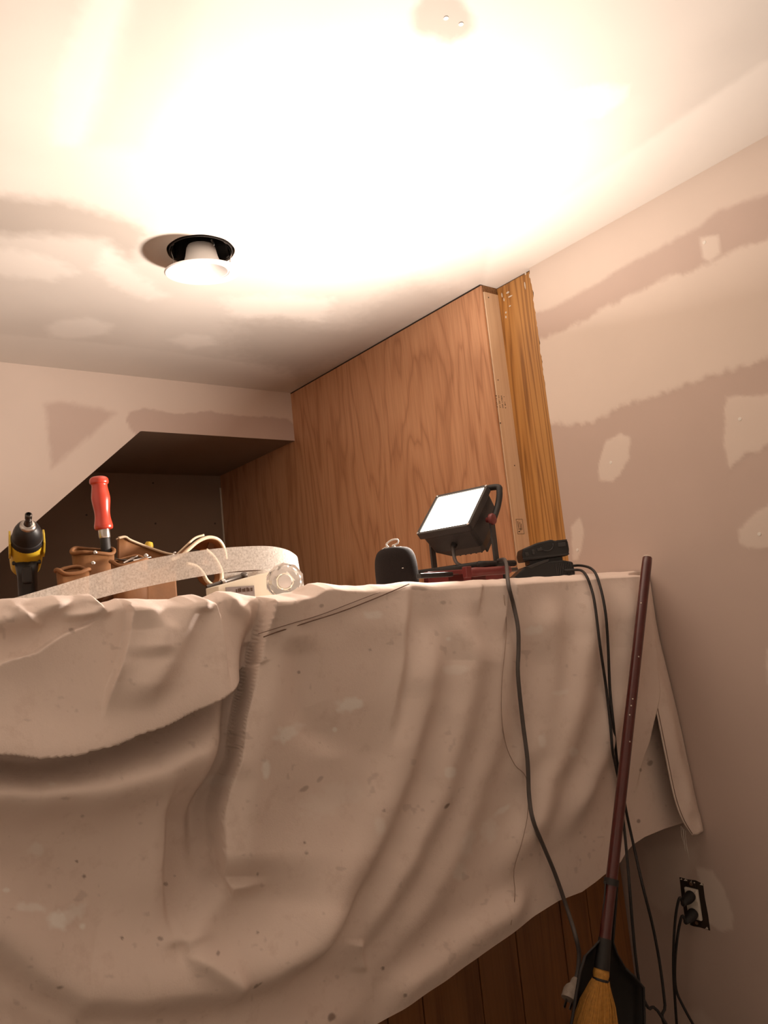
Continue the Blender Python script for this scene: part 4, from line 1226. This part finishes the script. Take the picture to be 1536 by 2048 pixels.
for k, (x, y, a, ln) in enumerate([(258, 1121, .5, .05), (268, 1124, -.7, .06), (280, 1119, .9, .05), (290, 1123, -.3, .045)]):
    c0 = W(x, y, 1.612)
    d = np.array([math.sin(a), .3, math.cos(a)*.25]); d /= np.linalg.norm(d)
    o = lathe('drill_bit', c0-d*.02, d, [(.003, 0), (.003, ln*.7), (.0015, ln*.75), (.0015, ln), (.0001, ln)], 'darksteel' if k % 2 else 'steel', None, 12, loc=c0)
    tag(o, 'small steel bit lying in the open leather pouch', 'drill bit', 'bits in the pouch')
p0 = W(440, 1166, 1.50); p1 = W(492, 1150, 1.50); ax = p1-p0; L = np.linalg.norm(ax)
sk = root('nut_driver', p0*[1, 1, 0]+[0, 0, ZBAR], 'dark steel tool shaft with round end beside the belt loop', 'hand tool')
lathe('shaft', p0-ax*.5, ax, [(.0045, 0), (.0045, L*.55), (.006, L*.56), (.006, L*.72), (.0052, L*.74), (.0052, L*1.3)], 'darksteel', sk, 18)
lathe('collar', p0, ax, [(.0062, L*.05), (.0068, L*.08), (.0068, L*.16), (.0062, L*.19)], 'steel', sk, 18)
lathe('round_end', p0, ax, [(.0045, L*.78), (.0068, L*.84), (.0078, L*.92), (.0066, L*1.0), (.003, L*1.04), (.0001, L*1.05)], 'darksteel', sk, 20)

# ------------------------------------------------------------------ white box, crystal knob, tape
bx0 = W(452, 1200, 1.40); bx0[2] = ZBAR+.002
zt = W(545, 1141, 1.42)[2]
wb = root('white_box', bx0, 'low white cardboard box with grey printed label behind the cloth edge', 'box')
xa, xb = W(437, 1180, 1.40)[0], W(578, 1180, 1.40)[0]
za, zb_ = W(437, 1172, 1.40)[2], W(545, 1142, 1.40)[2]
prism('box_body', [(xa, ZBAR+.002), (xb, ZBAR+.002), (xb, zb_), (W(545, 1142, 1.40)[0], zb_), (xa, za)], 0, .06, 'whitebox', wb, fr=((0, 1.40, 0), (1, 0, 0), (0, 0, 1), (0, 1, 0)), bev=.0015)
la_, lb_ = W(436, 1196, 1.398), W(508, 1171, 1.398)
lq = box('print_label', (W(452, 1180, 1.398)[0], 1.3975, ZBAR+.004), (lb_[0], 1.3995, lb_[2]), 'label', wb)
for k in range(8):
    u = W(472+k*4.2, 1180, 1.397)[0]
    box('label_print', (u, 1.3968, W(480, 1184, 1.397)[2]), (u+.0022*(1+k % 2), 1.3976, W(480, 1178-k % 3, 1.397)[2]), 'ink', lq)
kc = W(570, 1163, 1.30); kr = .0375
gk = root('crystal_knob', kc-[0, 0, kr], 'clear faceted crystal ball knob resting against the tape coil', 'knob')
bm = bmesh.new(); bmesh.ops.create_icosphere(bm, subdivisions=2, radius=kr)
for v in bm.verts: v.co *= 1+random.uniform(-.012, .012)
bm.verts.index_update()
dv = (CAM-kc); dv /= np.linalg.norm(dv)
fx, fy, fz = frame_of(dv)
Vk = []
for v in bm.verts:
    c = np.array(v.co); hgt = min(c[2], kr*.86)
    Vk.append(kc+fx*c[0]+fy*c[1]+fz*hgt)
Fk = [[v.index for v in f.verts] for f in bm.faces]; bm.free()
mesh('crystal_ball', Vk, Fk, 'glass', gk)
lathe('face_disc', kc+fz*kr*.85, fz, [(.012, -.004), (.0125, .0008), (.0115, .0016), (.0001, .0018)], 'white', gk, 24)
lathe('shank', kc-fz*kr*.9, -fz, [(.012, 0), (.012, .012), (.009, .02), (.0001, .02)], 'steel', gk, 20)

TU = [(-60, 1222), (0, 1204), (60, 1187), (120, 1169), (200, 1145), (300, 1118), (400, 1101), (470, 1094), (530, 1092), (562, 1096), (583, 1104), (595, 1117)]
TLo = [(-60, 1290), (0, 1264), (60, 1243), (120, 1222), (200, 1196), (300, 1172), (400, 1153), (470, 1143), (530, 1140), (566, 1146), (590, 1156), (604, 1168)]
ty = [1.24, 1.25, 1.26, 1.275, 1.29, 1.305, 1.315, 1.325, 1.335, 1.345, 1.36, 1.385]
up_ = [on(x, y, 1, q) for (x, y), q in zip(TU, ty)]; lo_ = [on(x, y, 1, q) for (x, y), q in zip(TLo, ty)]
for q in lo_: q[2] = max(q[2], ZBAR+.018)
# the strip turns back on itself at the right end
up_ += [up_[-1]+np.array([.006, .05, -.008]), up_[-1]+np.array([-.03, .11, -.012]), up_[-1]+np.array([-.11, .13, -.012])]
lo_ += [lo_[-1]+np.array([.006, .05, .003]), lo_[-1]+np.array([-.03, .11, .004]), lo_[-1]+np.array([-.11, .13, .004])]
cu, cl = catmull(up_, 8), catmull(lo_, 8)
V = []
for a, b in zip(cu, cl):
    for k in range(6): V.append(a+(b-a)*k/5)
tp_o = mesh('joint_tape', V, grid_faces(len(cu), 6), 'tape', None, True, loc=(lo_[5][0], 1.3, ZBAR))
tag(tp_o, 'long translucent white strip of joint tape curling across the bar', 'tape')

# ------------------------------------------------------------------ cordless drill standing on its battery
YD = 1.72
dc = on(54, 1083, 1, YD)
dr = root('cordless_drill', (dc[0], dc[1]+.03, ZBAR), 'black and yellow cordless drill standing with its chuck towards the room', 'drill')
hv = CAM-dc; hv[2] = 0; hv /= np.linalg.norm(hv)
da = hv*math.cos(.52)+np.array([0, 0, 1])*math.sin(.52)
da = da+RT*.06; da /= np.linalg.norm(da)
dxv, dyv, dzv = frame_of(da)
lathe('motor_case', dc-da*.10, da, [(.022, 0), (.030, .01), (.0325, .04), (.0325, .095), (.031, .103), (.0001, .103)], 'yellow', dr, 32)
lathe('gear_nose', dc, da, [(.0315, .0), (.0318, .008), (.029, .012), (.0285, .026), (.0265, .036), (.0225, .046), (.017, .053), (.0001, .053)], 'black', dr, 36)
lathe('torque_ring', dc, da, [(.0292, .0105), (.0302, .012), (.0302, .015), (.0292, .0165)], 'gunmetal', dr, 36, False)
lathe('chuck_ring', dc, da, [(.0165, .050), (.0155, .056), (.0125, .060), (.0085, .061)], 'steel', dr, 28, False)
lathe('bit_holder', dc, da, [(.0085, .054), (.0078, .066), (.006, .068), (.0055, .078), (.0068, .080), (.0068, .092), (.0045, .094), (.0045, .088), (.0001, .088)], 'darksteel', dr, 20)
hp0 = dc-da*.045-np.array([0, 0, .02]); hp1 = np.array([hp0[0]-hv[0]*.02, hp0[1]-hv[1]*.02, ZBAR+.045])
side = np.cross((0, 0, 1), hv)
rings = []
for f, hw, hd_ in [(0, .024, .030), (.25, .0195, .026), (.6, .019, .025), (1, .022, .030)]:
    c = hp0*(1-f)+hp1*f
    rings.append([c+side*math.copysign(abs(math.cos(q))**.7, math.cos(q))*hw+hv*math.copysign(abs(math.sin(q))**.7, math.sin(q))*hd_ for q in np.linspace(0, 2*math.pi, 25)[:-1]])
loft('grip', rings, 'black', dr, True)
tg = hp0*.75+hp1*.25+hv*.028
box('trigger', (-.010, -.012, -.018), (.010, .008, .018), 'blackrub', dr, bev=.004, fr=(tg, side, hv, (0, 0, 1)))
box('direction_switch', (-.028, -.006, -.004), (.028, .006, .004), 'black', dr, bev=.002, fr=(tg+np.array([0, 0, .028])-hv*.012, side, hv, (0, 0, 1)))
box('battery_pack', (-.038, -.055, 0), (.038, .050, .048), 'black', dr, bev=.005, fr=(np.array([hp1[0], hp1[1], ZBAR+.001]), side, hv, (0, 0, 1)))
for sgn in (-1, 1):
    prism('yellow_cheek', [(-.012, -.028), (.02, -.030), (.030, -.012), (.030, .012), (.010, .022), (-.012, .020)], 0, .004, 'yellow', dr, fr=(dc-da*.02+side*sgn*.0305-side*(.004 if sgn < 0 else 0), da, np.cross(side, da), side), bev=.001)

print('objects', len(bpy.data.objects))
